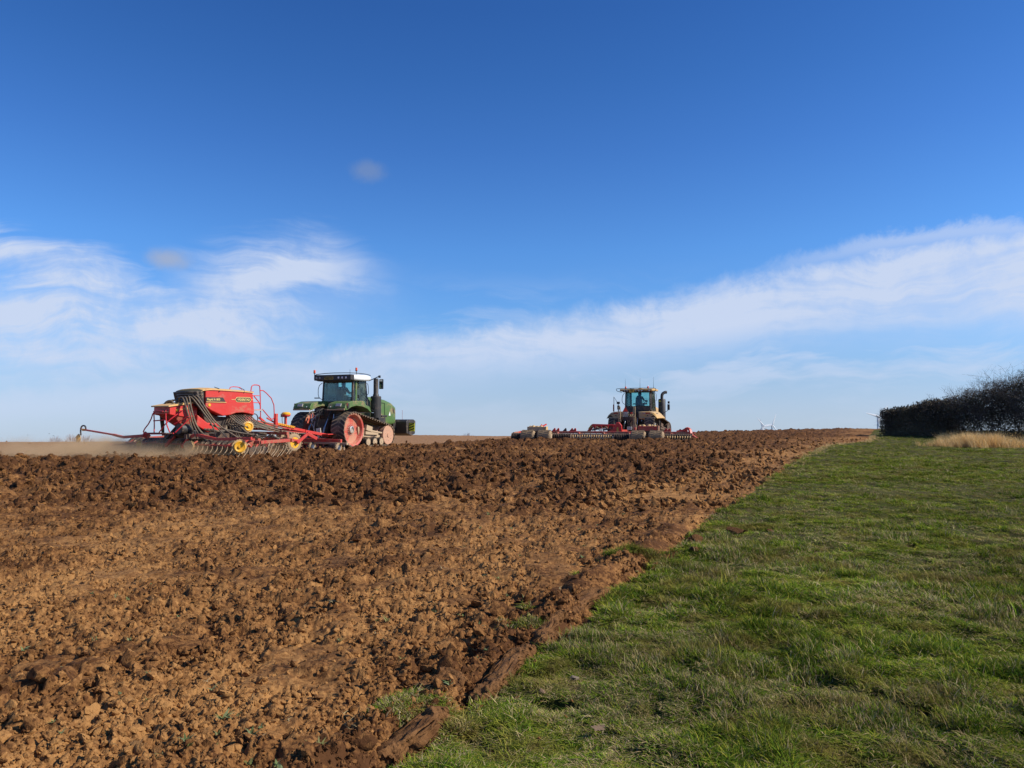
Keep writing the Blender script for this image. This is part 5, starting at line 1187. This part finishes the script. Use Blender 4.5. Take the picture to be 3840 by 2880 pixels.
# ------------------------------------------------------------------ the cultivator behind the yellow tractor
def cultivator():
    K = empty('disc_cultivator', (6.0, 49.5, -.08), 16, label='wide muddy red disc cultivator on balloon tyres behind the yellow tractor', cat='cultivator')
    Rm, Rs, Ir = M['red_mud'], M['red_dusty'], M['dark_iron']
    def beam(name, a, b, w, h, mat=Rm, bev=.012):
        mb = MB(); mb.bar(a, b, w, h); return mb.build(name, mat, K, bevel=bev)
    beam('main_beam', (-3.2, -.3, .56), (5.6, -.3, .58), .20, .13); beam('main_beam', (-6.05, .3, .42), (-3.2, -.2, .52), .2, .16)
    beam('rear_beam', (-3.4, -.75, .44), (5.5, -.75, .46), .10, .10, M['roller']); beam('front_beam', (-5.9, .9, .55), (5.6, .9, .55), .16, .14)
    for x in (-5.9, -4.4, -3.0, -1.6, 0, 1.6, 3.0, 4.2, 5.45): beam('side_beam', (x, -.8, .50), (x, .95, .54), .10, .12)
    mb = MB(); mb.box((-5.95, -.2, .32), (.08, 1.0, .34)); mb.box((-5.7, -.62, .42), (.6, .06, .14)); mb.build('end_plate', M['roller'], K, bevel=.01)
    # rollers of packed steel rings across the back
    for x0, x1 in ((-6.0, -3.0), (-3.0, -2.0), (.7, 1.75), (3.9, 5.5)):
        mb = MB(); n = int((x1 - x0) / .11)
        for i in range(n): x = x0 + .11 * i; mb.lathe([(x, .20), (x + .03, .27), (x + .06, .27), (x + .09, .20)], (0, -.9, .26), 'x', 16)
        mb.build('packer_roller', Ir, K, angle=30)
    mb = MB(); mb.tube([(0, .0, .40), (0, -.07, .34), (0, -.05, .18), (0, .06, .02)], .032, 6, smooth=1); sp = mb.build('spring_tine', M['disc_tan'], K); sp.location = (-1.95, -.82, 0)
    mb = MB(); mb.lathe([(-.01, .21), (.015, .215), (.04, .08)], (.07, .25, .16), 'x', 18); mb.build('disc', M['steel'], sp)
    for k in range(1, 17): copy_of(sp, K, (-1.95 + .152 * k, -.82, 0))
    for k in range(10): copy_of(sp, K, (4.02 + .15 * k, -1.15, -.02))
    for i in range(30): beam('disc_arm', (-5.8 + .39 * i, .9, .5), (-5.8 + .39 * i, .6, .16), .05, .06, Ir, 0)
    mb = MB(); mb.lathe([(-.01, .24), (.02, .245), (.06, .08)], (0, 0, 0), 'x', 18); dm = mb.mesh('disc'); dm.materials.append(M['steel_dusty'])
    for i in range(30):
        o = link('disc', dm, None, K); o.location = (-5.75 + .39 * i, .55, .14); o.rotation_euler = (0, 0, R(16))
    for xa, xb in ((.44, .52), (.66, .74)):
        mb = MB(); mb.prism([(xa, .30), (xb, .26), (xb + .02, .02), ((xa + xb) / 2 + .02, -.12), (xa - .02, .05)], -1.0, -.96, 'y'); mb.build('end_blade', M['hub_yellow'] if xa < .5 else M['disc_tan'], K)
    mb = MB()
    for x in (-1.5, -.7, .9, 1.1, 1.3, 1.5): mb.prism([(x, .40), (x + .14, .40), (x + .07, .28)], -.86, -.84, 'y')
    mb.build('scraper', Rs, K)
    mb = MB(); mb.prism([(.88, .34), (1.0, .42), (1.12, .34), (1.2, .42), (1.3, .40), (1.18, .28), (1.05, .33), (.95, .26)], -.9, -.87, 'y'); mb.build('red_bracket', M['red'], K)
    # balloon tyres in two pairs, with their boxed axle carriers
    for x in (-4.76, -3.68, 2.27, 3.36):
        tyre(K, (x, -1.35, .32), .38, .94, M['roller'], M['rubber_muddy'], 20, rimr=.45, name='balloon_wheel')
    for x0, x1, z0, z1, mat in ((-4.85, -3.66, .64, .93, M['roller']), (2.22, 3.42, .70, 1.0, M['red_dusty'])):
        mb = MB(); mb.box(((x0 + x1) / 2, -1.15, (z0 + z1) / 2), (x1 - x0, .35, z1 - z0)); c = mb.build('axle_carrier', mat, K, bevel=.02)
        mb = MB(); mb.box((x1 + .03, -1.1, (z0 + z1) / 2 - .04), (.10, .5, z1 - z0 + .1)); mb.build('carrier_plate', M['disc_tan'] if x0 < 0 else Rm, c, bevel=.01)
        mb = MB(); mb.box(((x0 + x1) / 2, -1.2, z0 - .12), (.25, .2, .24)); mb.bar((x0, -1.2, z0 - .04), (x1, -1.2, z0 - .04), .08); mb.tube([(x0 - .2, -1.3, .34), (x1 + .2, -1.3, .34)], .06, 10); mb.build('axle', Ir, c)
        # soil heaped on top
        mb = MB(); r = random.Random(int(x0 * 10)); 
        for k in range(16):
            cx = r.uniform(x0 + .1, x1 - .1); s = r.uniform(.05, .12) * (1 - abs(cx - (x0 + x1) / 2) / (x1 - x0)); mb.lathe([(z1 - .02, s * 1.4), (z1 + s * .6, s), (z1 + s, s * .3)], (cx, -1.15 + r.uniform(-.12, .12), 0), 'z', 7)
        mb.build('caked_soil', M['disc_tan'], c, kind='stuff')
    mb = MB(); mb.bar((-3.95, -1.0, .93), (-3.75, -.6, 1.08), .06, .08); mb.bar((-4.1, -.9, .92), (-4.05, -.6, 1.05), .06); mb.build('clevis', M['red'], K)
    # red hitch frame and folding rams in the middle
    mb = MB(); mb.prism([(-1.33, .62), (-1.05, 1.05), (-.95, 1.10), (.55, 1.06), (.62, .98), (-.9, .93), (-1.1, .62)], .75, .95, 'y'); mb.build('fold_frame', M['red'], K, bevel=.02)
    mb = MB(); mb.prism([(-.95, .94), (.55, .98), (.55, .80), (-.9, .78)], .96, 1.02, 'y'); mb.build('frame_panel', Rs, K)
    for x in (-.8, -.4, .05, .4): beam('upright', (x, .72, .60), (x, .72, .98), .07, .06, M['red'])
    mb = MB(); mb.prism([(-1.26, .78), (-1.08, 1.02), (-.98, .96), (-1.1, .80)], .735, .748, 'y'); mb.build('sticker', M['plate'], K)
    for k in range(6):
        mb = MB(); x = -1.1 + .3 * k; mb.tube([(x, .6, .64), (x + .05, .5, .86), (x + .2, .55, .92), (x + .28, .5, .72)], .025, 6, smooth=1); mb.build('hydraulic_hose', M['roller'] if k % 2 else M['black'], K)
    for x in (-.95, -.25): beam('fold_ram', (x, .45, .70), (x + .5, .45, .80), .10, .10, M['black'])
    mb = MB(); mb.prism([(.10, .60), (.45, .86), (.62, 1.20), (.80, 1.22), (.98, 1.0), (1.0, .60)], .5, .72, 'y'); dr = mb.build('centre_frame', M['red'], K, bevel=.03)
    mb = MB(); mb.prism([(.66, .62), (.78, .62), (.76, .90), (.68, .90)], .48, .498, 'y'); mb.build('sticker', M['plate'], dr)
    beam('drawbar', (.8, .7, .62), (1.05, 3.6, .55), .22, .24, Rs); beam('drawbar', (1.9, .9, .6), (1.35, 3.4, .56), .14, .16, Rs)
    mb = MB(); mb.box((1.5, .4, .82), (.3, .3, .22)); mb.build('valve_block', M['steel_dusty'], K, bevel=.02); mb = MB(); mb.box((1.85, .4, .78), (.12, .2, .22)); mb.build('reflector_block', M['red'], K, bevel=.01)
    for x, m in ((-2.72, 'black'), (-2.28, 'red'), (-2.08, 'red'), (3.75, 'red'), (3.95, 'red'), (-3.45, 'red'), (-3.2, 'red'), (5.0, 'red'), (4.6, 'black')):
        mb = MB(); mb.prism([(x - .12, .62), (x + .08, .84 if x < 4 else .80), (x + .14, .80), (x + .16, .62)], .1, .18, 'y'); mb.build('ram_bracket', M[m], K, bevel=.008)
    # raised end tool on the right
    P = [(4.5, -.2, .64), (4.9, -.2, .70), (5.15, -.25, .86), (5.30, -.35, .80), (5.42, -.5, .42), (5.75, -.6, .22), (5.85, -.6, .02)]
    mb = MB()
    for a, b in zip(P[:-1], P[1:]): mb.bar(a, b, .16, .15)
    mb.build('end_arm', M['red'], K, bevel=.015)
    mb = MB(); mb.prism([(5.50, .20), (5.66, .20), (5.70, -.05), (5.52, -.05)], -.98, -.92, 'y'); mb.build('end_guard', M['hub_yellow'], K, bevel=.01)
    return K
cultivator()

# ------------------------------------------------------------------ wind turbines, far trees, birds
def turbine(x, y, hubz, blade, phase, yaw, label, hub_drop=0):
    base = -.047 * y - .6
    T = empty('wind_turbine', (x, y, base), yaw, label=label, cat='wind turbine', group='wind turbines beyond the field')
    h = hubz - base
    mb = MB(); mb.tube([(0, 0, 0), (0, 0, h * .5), (0, 0, h - 1)], [blade * .075, blade * .065, blade * .05], 20); mb.build('tower', M['turbine'], T)
    mb = MB(); mb.loft([round_sec(blade * .035, blade * .04, blade * .02, h, yy * blade) for yy in (-.07, -.02, .12, .17)]); mb.build('nacelle', M['turbine'], T)
    mb = MB(); mb.lathe([(-blade * .13, blade * .01), (-blade * .115, blade * .03), (-blade * .08, blade * .042), (-blade * .06, blade * .04)], (0, 0, h), 'y', 16); hub = mb.build('hub', M['turbine'], T)
    for k in range(3):
        a = R(phase + 120 * k); d = Vector((math.sin(a), 0, math.cos(a))); s = Vector((math.cos(a), 0, -math.sin(a)))
        secs = []
        for t, c, th in ((.03, .030, .028), (.12, .045, .024), (.22, .060, .018), (.5, .042, .010), (.8, .026, .006), (1., .008, .003)):
            p = d * blade * t + Vector((0, -blade * .1, h)); c *= blade * (2.7 if hub_drop else 2.0); th *= blade * 1.3
            secs.append([tuple(p + s * c * .5), tuple(p + Vector((0, th, 0))), tuple(p - s * c * .5), tuple(p - Vector((0, th, 0)))])
        mb = MB(); mb.loft(secs); mb.build('blade', M['turbine'], T, angle=80)
def at(px, py, d):
    return ((px - 512) / 769 * d, d, 1.6 - (py - 415) / 769 * d)
for (px, py, d, bl, ph, yw, lb) in ((877.4, 416.5, 2050, 41, -76, -12, 'largest white wind turbine standing right beside the hedge end'),
                                (771.5, 425.0, 2650, 42, 20, -12, 'white wind turbine in the distance, right one of the close pair'),
                                (763.0, 426.0, 2750, 42, -42, -12, 'white wind turbine in the distance, left one of the close pair'),
                                (761.6, 427.6, 3300, 40, -14, 0, 'faint small wind turbine mostly hidden behind the left one of the pair')):
    x, y, z = at(px, py, d); turbine(x, y, z, bl, ph, yw, lb, d < 2100)
hz_bark = simple('haze_pale_twigs', (.27, .26, .28), .9)  # bark paled towards grey: distance haze painted into the colour
def far_tree(px, py_top, d, w, label, seed, drop=0.3):
    """bare-crowned tree whose lower part is behind the brow of the field"""
    x, y, z = at(px, py_top, d); base = -.047 * d - .5; T = empty('distant_tree', (x, y, base), 0, label=label, cat='tree', group='far trees on the skyline')
    h = z - base; r = random.Random(seed)
    mb = MB(); mb.tube([(0, 0, 0), (.0, 0, h * .55)], [w * .06, w * .03], 8); mb.build('trunk', hz_bark, T)
    mb = MB()
    for k in range(170):
        a = r.uniform(0, 6.28); q = math.sqrt(r.random()); zz = h - w * .62 + w * .58 * r.uniform(-1, 1); k2 = math.sqrt(max(0, 1 - ((zz - (h - w * .62)) / (w * .6)) ** 2))
        p = Vector((math.cos(a) * q * k2 * w * .62, math.sin(a) * q * k2 * w * .6, zz)); dd = Vector((p.x * .5, p.y * .5, w * .3)).normalized() * w * .16
        mb.tube([p - dd, p, p + dd + Vector((r.uniform(-1, 1), r.uniform(-1, 1), 0)) * w * .04], [w * .016, w * .012, w * .004], 3, cap=False)
    mb.build('crown', hz_bark, T, smooth=False)
for i, (px, py, d, w, lb) in enumerate(((467, 434.4, 420, 11, 'small bare tree peeping over the field horizon between the machines'), (73, 435.6, 380, 9, 'faint bare tree on the far left horizon behind the yellow marker disc'), (87, 436.3, 400, 8, 'small bare tree on the left horizon just right of the marker disc'), (56, 436.8, 400, 6, 'narrow bare tree on the left horizon, farthest left of the row'))):
    far_tree(px, py, d, w, lb, i)
for i, (px, py, d, lb) in enumerate(((28.5, 435, 60, 'dark bird in flight, leftmost over the left horizon'), (50, 433.7, 62, 'small bird in flight, highest over the left horizon'), (54.2, 435.8, 60, 'bird in flight just left of the narrow far tree'), (68, 436, 55, 'bird in flight closest to the raised yellow marker disc'))):
    x, y, z = at(px, py, d); B = empty('bird', (x, y, z), 40 * i, label=lb, cat='bird', group='birds over the left horizon'); B.scale = (.3, .3, .3)
    mb = MB(); mb.tube([(0, -.16, 0), (0, -.08, 0), (0, .05, .01), (0, .13, .02), (0, .17, .02)], [.01, .035, .045, .03, .008], 8); mb.build('body', M['ink'], B)
    for s in (-1, 1):
        mb = MB(); mb.add([(s * .02, .06, .01), (s * .02, -.05, .01), (s * .16, -.04, .08), (s * .16, .05, .085), (s * .30, -.06, .04 + .05 * (i % 2)), (s * .16, 0, .095), (s * .02, 0, .03)], [(0, 1, 2, 3), (3, 2, 4), (0, 6, 5, 3), (6, 1, 2, 5), (5, 2, 4), (3, 5, 4)]); mb.build('wing', M['ink'], B, smooth=False)

# ------------------------------------------------------------------ hedge
M['twig'] = simple('dark_twigs', (.105, .078, .055), .9, var=.4, scale=.6)
M['twig_grey'] = simple('grey_twigs', (.085, .070, .066), .9, var=.3, scale=.6)
M['hleaf'] = simple('dark_hedge_leaves', (.085, .072, .038), .85, var=.5, scale=.7)
HP = [(886, 60.0, 1.93), (907, 58.6, 2.12), (929, 57.3, 2.55), (951, 56, 2.70), (966, 55, 3.25), (992, 53.4, 3.75), (1012, 52.2, 4.15), (1026, 51, 4.35), (1070, 49, 4.9), (1150, 46, 5.2)]
HPW = [((px - 512) / 769 * d, d, h) for px, d, h in HP]
def hedge_section(name, label, i0, i1, seed, wild, trimmed):
    T = empty(name, (HPW[i0][0], HPW[i0][1], mz(HPW[i0][0], HPW[i0][1])), 0, label=label, cat='hedge')
    r = random.Random(seed); o0 = Vector(T.location)
    pts = HPW[i0:i1 + 1]; L = [math.hypot(b[0] - a[0], b[1] - a[1]) for a, b in zip(pts[:-1], pts[1:])]; tot = sum(L)
    def along(t):
        t *= tot
        for (a, b, l) in zip(pts[:-1], pts[1:], L):
            if t <= l: f = t / l; return Vector((a[0] + (b[0] - a[0]) * f, a[1] + (b[1] - a[1]) * f, 0)), a[2] + (b[2] - a[2]) * f
            t -= l
        return Vector((pts[-1][0], pts[-1][1], 0)), pts[-1][2]
    dirv = (Vector((pts[-1][0], pts[-1][1], 0)) - Vector((pts[0][0], pts[0][1], 0))).normalized(); nrm = Vector((-dirv.y, dirv.x, 0))
    wid = 1.1 if trimmed else 1.5
    stems = MB(); n = int(tot * (7 if trimmed else 6))
    def grow(p, d, ln, rad, depth, out):
        q = p
        for s in range(3):
            d = (d + Vector((r.gauss(0, .22), r.gauss(0, .22), r.gauss(.06, .15)))).normalized(); q2 = q + d * ln / 3
            out.append((q, q2, rad * (1 - s * .2))); q = q2
            if depth > 0 and (s > 0 or r.random() < .5):
                for _ in range(2 if depth > 1 else r.choice((2, 3))):
                    grow(q, (d + Vector((r.gauss(0, .7), r.gauss(0, .7), r.gauss(.1, .5)))).normalized(), ln * r.uniform(.5, .75), rad * .55, depth - 1, out)
    segs = []
    for k in range(n):
        c, h = along((k + r.random()) / n); p = c + nrm * r.uniform(-wid * .6, wid * .6) - o0; p.z = -.1
        hh = h * r.uniform(.45, .80) if wild else h * .7
        grow(p, Vector((r.gauss(0, .18), r.gauss(0, .18), 1)).normalized(), hh * .85, .028, 3, segs)
    for a, b, rad in segs:
        c, h = along(max(0, min(1, ((Vector(a) + o0 - Vector((*pts[0][:2], 0))).dot(dirv)) / tot)))
        if trimmed and (b.z > h or a.z > h or ((b + o0 - Vector((*pts[0][:2], 0))).dot(dirv)) < -.3): continue
        if b.z > h * 1.22: continue
        d = (b - a).normalized(); s = d.cross(Vector((.3, -.8, .2))).normalized() * rad; t = d.cross(s).normalized() * rad
        stems.add([a + s, a - s * .5 + t * .87, a - s * .5 - t * .87, b + s * .6, b - s * .3 + t * .5, b - s * .3 - t * .5], [(0, 1, 4, 3), (1, 2, 5, 4), (2, 0, 3, 5)])
    print(name, 'segments', len(segs))
    me = bpy.data.meshes.new('branches'); me.from_pydata([tuple(v) for v in stems.v], [], stems.f); link('branches', me, M['twig_grey' if wild else 'twig'], T)
    # mass of fine twigs and withered leaves
    for nm, cnt, mat in (('leaves', 15000 if trimmed else 19000, M['hleaf']), ('fine_twigs', 9000 if trimmed else 34000, M['twig'])):
        vs = []; fs = []
        for k in range(cnt):
            t = r.random(); c, h = along(t); ztop = h * (1 if trimmed else (.84 if nm == 'leaves' else .98)); z = ztop * (r.random() ** .75) * (1 + (.05 * math.sin(t * 40) + .05 * math.sin(t * 97 + 1)))
            if trimmed: w = wid * (1 - .12 * (z / h)); off = (r.random() * 2 - 1) * w
            else: off = r.gauss(0, wid * .55)
            if not trimmed and z < h * .36 and z > .35 and nm == 'leaves' and r.random() < .30: continue
            if not trimmed and nm == 'fine_twigs' and z < h * .3 and r.random() < .25: continue
            p = c + nrm * off - o0; p.z = z + r.gauss(0, .05)
            d = Vector((r.gauss(0, 1), r.gauss(0, 1), r.gauss(.3, 1))).normalized(); e = d.cross(Vector((r.gauss(0, 1), r.gauss(0, 1), r.gauss(0, 1)))).normalized()
            if nm == 'leaves': d *= r.uniform(.05, .10); e *= r.uniform(.03, .06)
            else: d *= r.uniform(.12, .26); e *= .010
            n0 = len(vs); vs += [p - d, p + e, p + d, p - e]; fs.append((n0, n0 + 1, n0 + 2, n0 + 3))
        me = bpy.data.meshes.new(nm); me.from_pydata([tuple(v) for v in vs], [], fs); link(nm, me, mat, T)
    if trimmed:
        mb = MB(); secs = []
        for k in range(9):
            c, h = along(k / 8); c = c - o0
            if k == 0: c += dirv * .35
            w = wid * .78; secs.append([tuple(c + nrm * w + Vector((0, 0, .05))), tuple(c + nrm * w * .85 + Vector((0, 0, h * .80))), tuple(c - nrm * w * .85 + Vector((0, 0, h * .80))), tuple(c - nrm * w + Vector((0, 0, .05)))])
        mb.loft(secs); mb.build('inner_growth', M['hleaf'], T, smooth=False)
hedge_section('trimmed_hedge', 'dark hedge cut square where it ends beside the white turbine', 0, 3, 5, False, True)
hedge_section('overgrown_hedge', 'tall bare overgrown hedge with ragged twigs at the right edge', 2, 9, 8, True, False)

# ------------------------------------------------------------------ clay slices, stones and a leaf along the verge
def clay_mat():
    m, t, b = mat_new('smeared_clay'); tc = t.new('ShaderNodeTexCoord').outputs['Object']
    n1 = t.noise(tc, 4., 5, .6).outputs[0]; n2 = t.noise(tc, 40., 5, .65).outputs[0]
    t.put(b.inputs['Base Color'], t.mix(t.ramp(t.math('ADD', t.math('MULTIPLY', n1, .6), t.math('MULTIPLY', n2, .4)), .35, .65), (.10, .044, .016), (.20, .096, .036)))
    b.inputs['Roughness'].default_value = .9; b.inputs['Specular IOR Level'].default_value = .12
    bp = t.new('ShaderNodeBump', i_Strength=.9, i_Distance=.02); t.put(bp.inputs['Height'], n2); t.put(b.inputs['Normal'], bp.outputs[0]); return m
M['clay'] = clay_mat()
def slab(x, y, l, w, h, heading, tilt, seed, label):
    import bmesh
    from mathutils import noise as mn
    bm = bmesh.new(); bmesh.ops.create_grid(bm, x_segments=14, y_segments=34, size=1); r = random.Random(seed); off = Vector((seed * 7.3, 1, 2))
    me = bpy.data.meshes.new('clay_slice'); bm2 = bmesh.new(); bmesh.ops.create_icosphere(bm2, subdivisions=6, radius=1); bm.free()
    for v in bm2.verts:
        p = v.co; q = Vector([math.copysign(abs(c) ** .42, c) for c in p]); m = max(1e-3, q.length); q = q / max(1, m * .72)
        k = Vector((q.x * w / 2, q.y * l / 2, q.z * h / 2)); bend = .04 * math.sin(q.y * 2.2 + seed)
        top = max(0, q.z)
        k.x += bend + .018 * mn.noise(Vector((q.x, q.y * 4, q.z)) + off) * (1.5 - top); k.z += .02 * mn.noise(Vector((q.x * 1.5, q.y * 3, 0)) + off)
        k += Vector((mn.noise(k * 22 + off), mn.noise(k * 22 + off * 2), mn.noise(k * 22 + off * 3))) * (.036 - .022 * top)
        k += Vector((mn.noise(k * 60 + off), mn.noise(k * 60 + off * 2), mn.noise(k * 60 + off * 3))) * (.020 - .011 * top)
        v.co = k
    bm2.to_mesh(me); bm2.free(); me.shade_smooth()
    o = link('clay_slice', me, M['clay'], None, label=label, cat='clay', group='clay slices along the verge'); o.location = (x, y, mz(x, y) + h * .0); o.rotation_euler = (R(3), R(tilt), -R(heading)); return o
slab(-.50, 3.85, .62, .15, .13, 22, -16, 1, 'smooth brown clay slice nearest the camera at the foot of the field')
slab(-.42, 4.55, .34, .22, .13, 40, 8, 2, 'short tilted clay slice with grass growing behind its near end')
slab(-.05, 4.78, .95, .15, .13, 24, -12, 3, 'long narrow clay slice lying against the grass, second from the camera')
slab(.26, 5.72, .80, .20, .14, 20, -22, 4, 'broad smooth clay slice with a pale face, half way up the furrow')
slab(.62, 6.55, .80, .17, .13, 26, 4, 5, 'crumbling clay slice farthest up the furrow beside the turf edge')
def stone(x, y, s, col, seed, label):
    me = clod_mesh(seed, 3, .38, .6); m = simple('stone_%d' % seed, col, .8, var=.2, scale=20); me.materials.append(m)
    o = link('stone', me, None, None, label=label, cat='stone', group='stones at the edge of the grass'); s *= .85; o.scale = (s, s * .8, s * .8); o.location = (x, y, mz(x, y) + .035); o.rotation_euler = (0, .2, seed)
stone(.17, 4.42, .038, (.20, .115, .06), 31, 'pinkish stone at the grass edge, nearest of the three')
stone(.38, 4.65, .040, (.15, .11, .07), 32, 'grey buff stone on bare soil just above the pinkish stone')
stone(1.75, 6.7, .050, (.22, .11, .06), 33, 'reddish stone lying alone in the grass')
def lump(x, y, s, seed, label):
    o = link('soil_lump', clod_mesh(seed, 4, .6, .65), M['clay'], None, label=label, cat='soil lump', group='lumps of soil lying on the grass'); o.scale = (s, s * .8, s * .7); o.location = (x, y, float(ground_z(x, y)[0]) + s * .3); o.rotation_euler = (.2, .1, seed)
lump(2.34, 9.8, .15, 61, 'large dark lump of soil where the ploughed edge meets the grass')
lump(2.95, 10.25, .13, 62, 'crumbly soil lump on the grass, between the large dark lump and the small lone one')
lump(3.45, 10.35, .075, 63, 'small lone dark lump of soil farthest out on the grass')
lump(2.12, 9.0, .09, 64, 'upright brown soil lump on the grass, nearest the camera of the four')
def dead_leaf():
    P = []
    n = 22
    for i in range(n):
        a = 2 * math.pi * i / n; r = .028 * (1 + .35 * math.cos(2 * a)) * (1 + .28 * math.sin(7 * a)); P.append((r * math.cos(a), r * math.sin(a) * .8))
    vs = [(x, y, .02 + .35 * x * x * 10 + .2 * y) for x, y in P] + [(x * .97, y * .97, .0185 + .35 * x * x * 10 + .2 * y) for x, y in P]
    mb = MB(); mb.add(vs, [tuple(range(n)), tuple(range(2 * n - 1, n - 1, -1))] + [(i, (i + 1) % n, (i + 1) % n + n, i + n) for i in range(n)])
    o = mb.build('dead_leaf', simple('dry_leaf', (.14, .085, .045), .8, var=.3, scale=30), None, smooth=False, label='curled brown oak leaf lying on the grass near the camera', cat='leaf')
    x, y = .42, 3.86; o.location = (x, y, mz(x, y) + .04); o.rotation_euler = (.3, .1, .5)
dead_leaf()

# ------------------------------------------------------------------ dust behind the drill
def dust():
    mb = MB(); mb.box((0, 0, .85), (15, 7.0, 1.9)); o = mb.build('dust_cloud', None, None, smooth=False, kind='stuff', label='low cloud of pale brown dust raised behind the seed drill', cat='dust') if False else None
    me = mb.mesh('dust_cloud'); m = bpy.data.materials.new('dust'); m.use_nodes = True; t = NT(m.node_tree); t.n.remove(m.node_tree.nodes['Principled BSDF'])
    tc = t.new('ShaderNodeTexCoord').outputs['Object']; sp = t.new('ShaderNodeSeparateXYZ', i_0=tc)
    n = t.noise(tc, .75, 5, .62).outputs[0]
    x, y, z = sp.outputs
    ex = t.math('DIVIDE', x, 6.6); ey = t.math('DIVIDE', y, 3.2)
    rr = t.math('SQRT', t.math('ADD', t.math('MULTIPLY', ex, ex), t.math('MULTIPLY', ey, ey)))
    zz = t.math('ADD', z, t.math('MULTIPLY', t.math('SUBTRACT', n, .5), 2.6))
    d = t.math('MULTIPLY', t.ramp(rr, 1., .35), t.ramp(zz, .80, .0))
    d = t.math('MULTIPLY', d, t.ramp(n, .3, .7, .35, 1.))
    pv = t.new('ShaderNodeVolumePrincipled'); t.put(pv.inputs['Color'], (.86, .62, .36)); t.put(pv.inputs['Density'], t.math('MULTIPLY', d, 1.9)); pv.inputs['Anisotropy'].default_value = .1
    t.l.new(pv.outputs[0], t.n['Material Output'].inputs['Volume'])
    me.materials.append(m)
    o = link('dust_cloud', me, None, None, kind='stuff', label='low cloud of pale brown dust raised behind the seed drill', cat='dust'); o.location = (-14.6, 29.7, -.02); o.rotation_euler = (0, 0, R(4))
dust()
S.cycles.volume_step_rate = 2.
S.cycles.volume_max_steps = 96
S.cycles.max_bounces = 6; S.cycles.volume_bounces = 1; S.cycles.transparent_max_bounces = 16
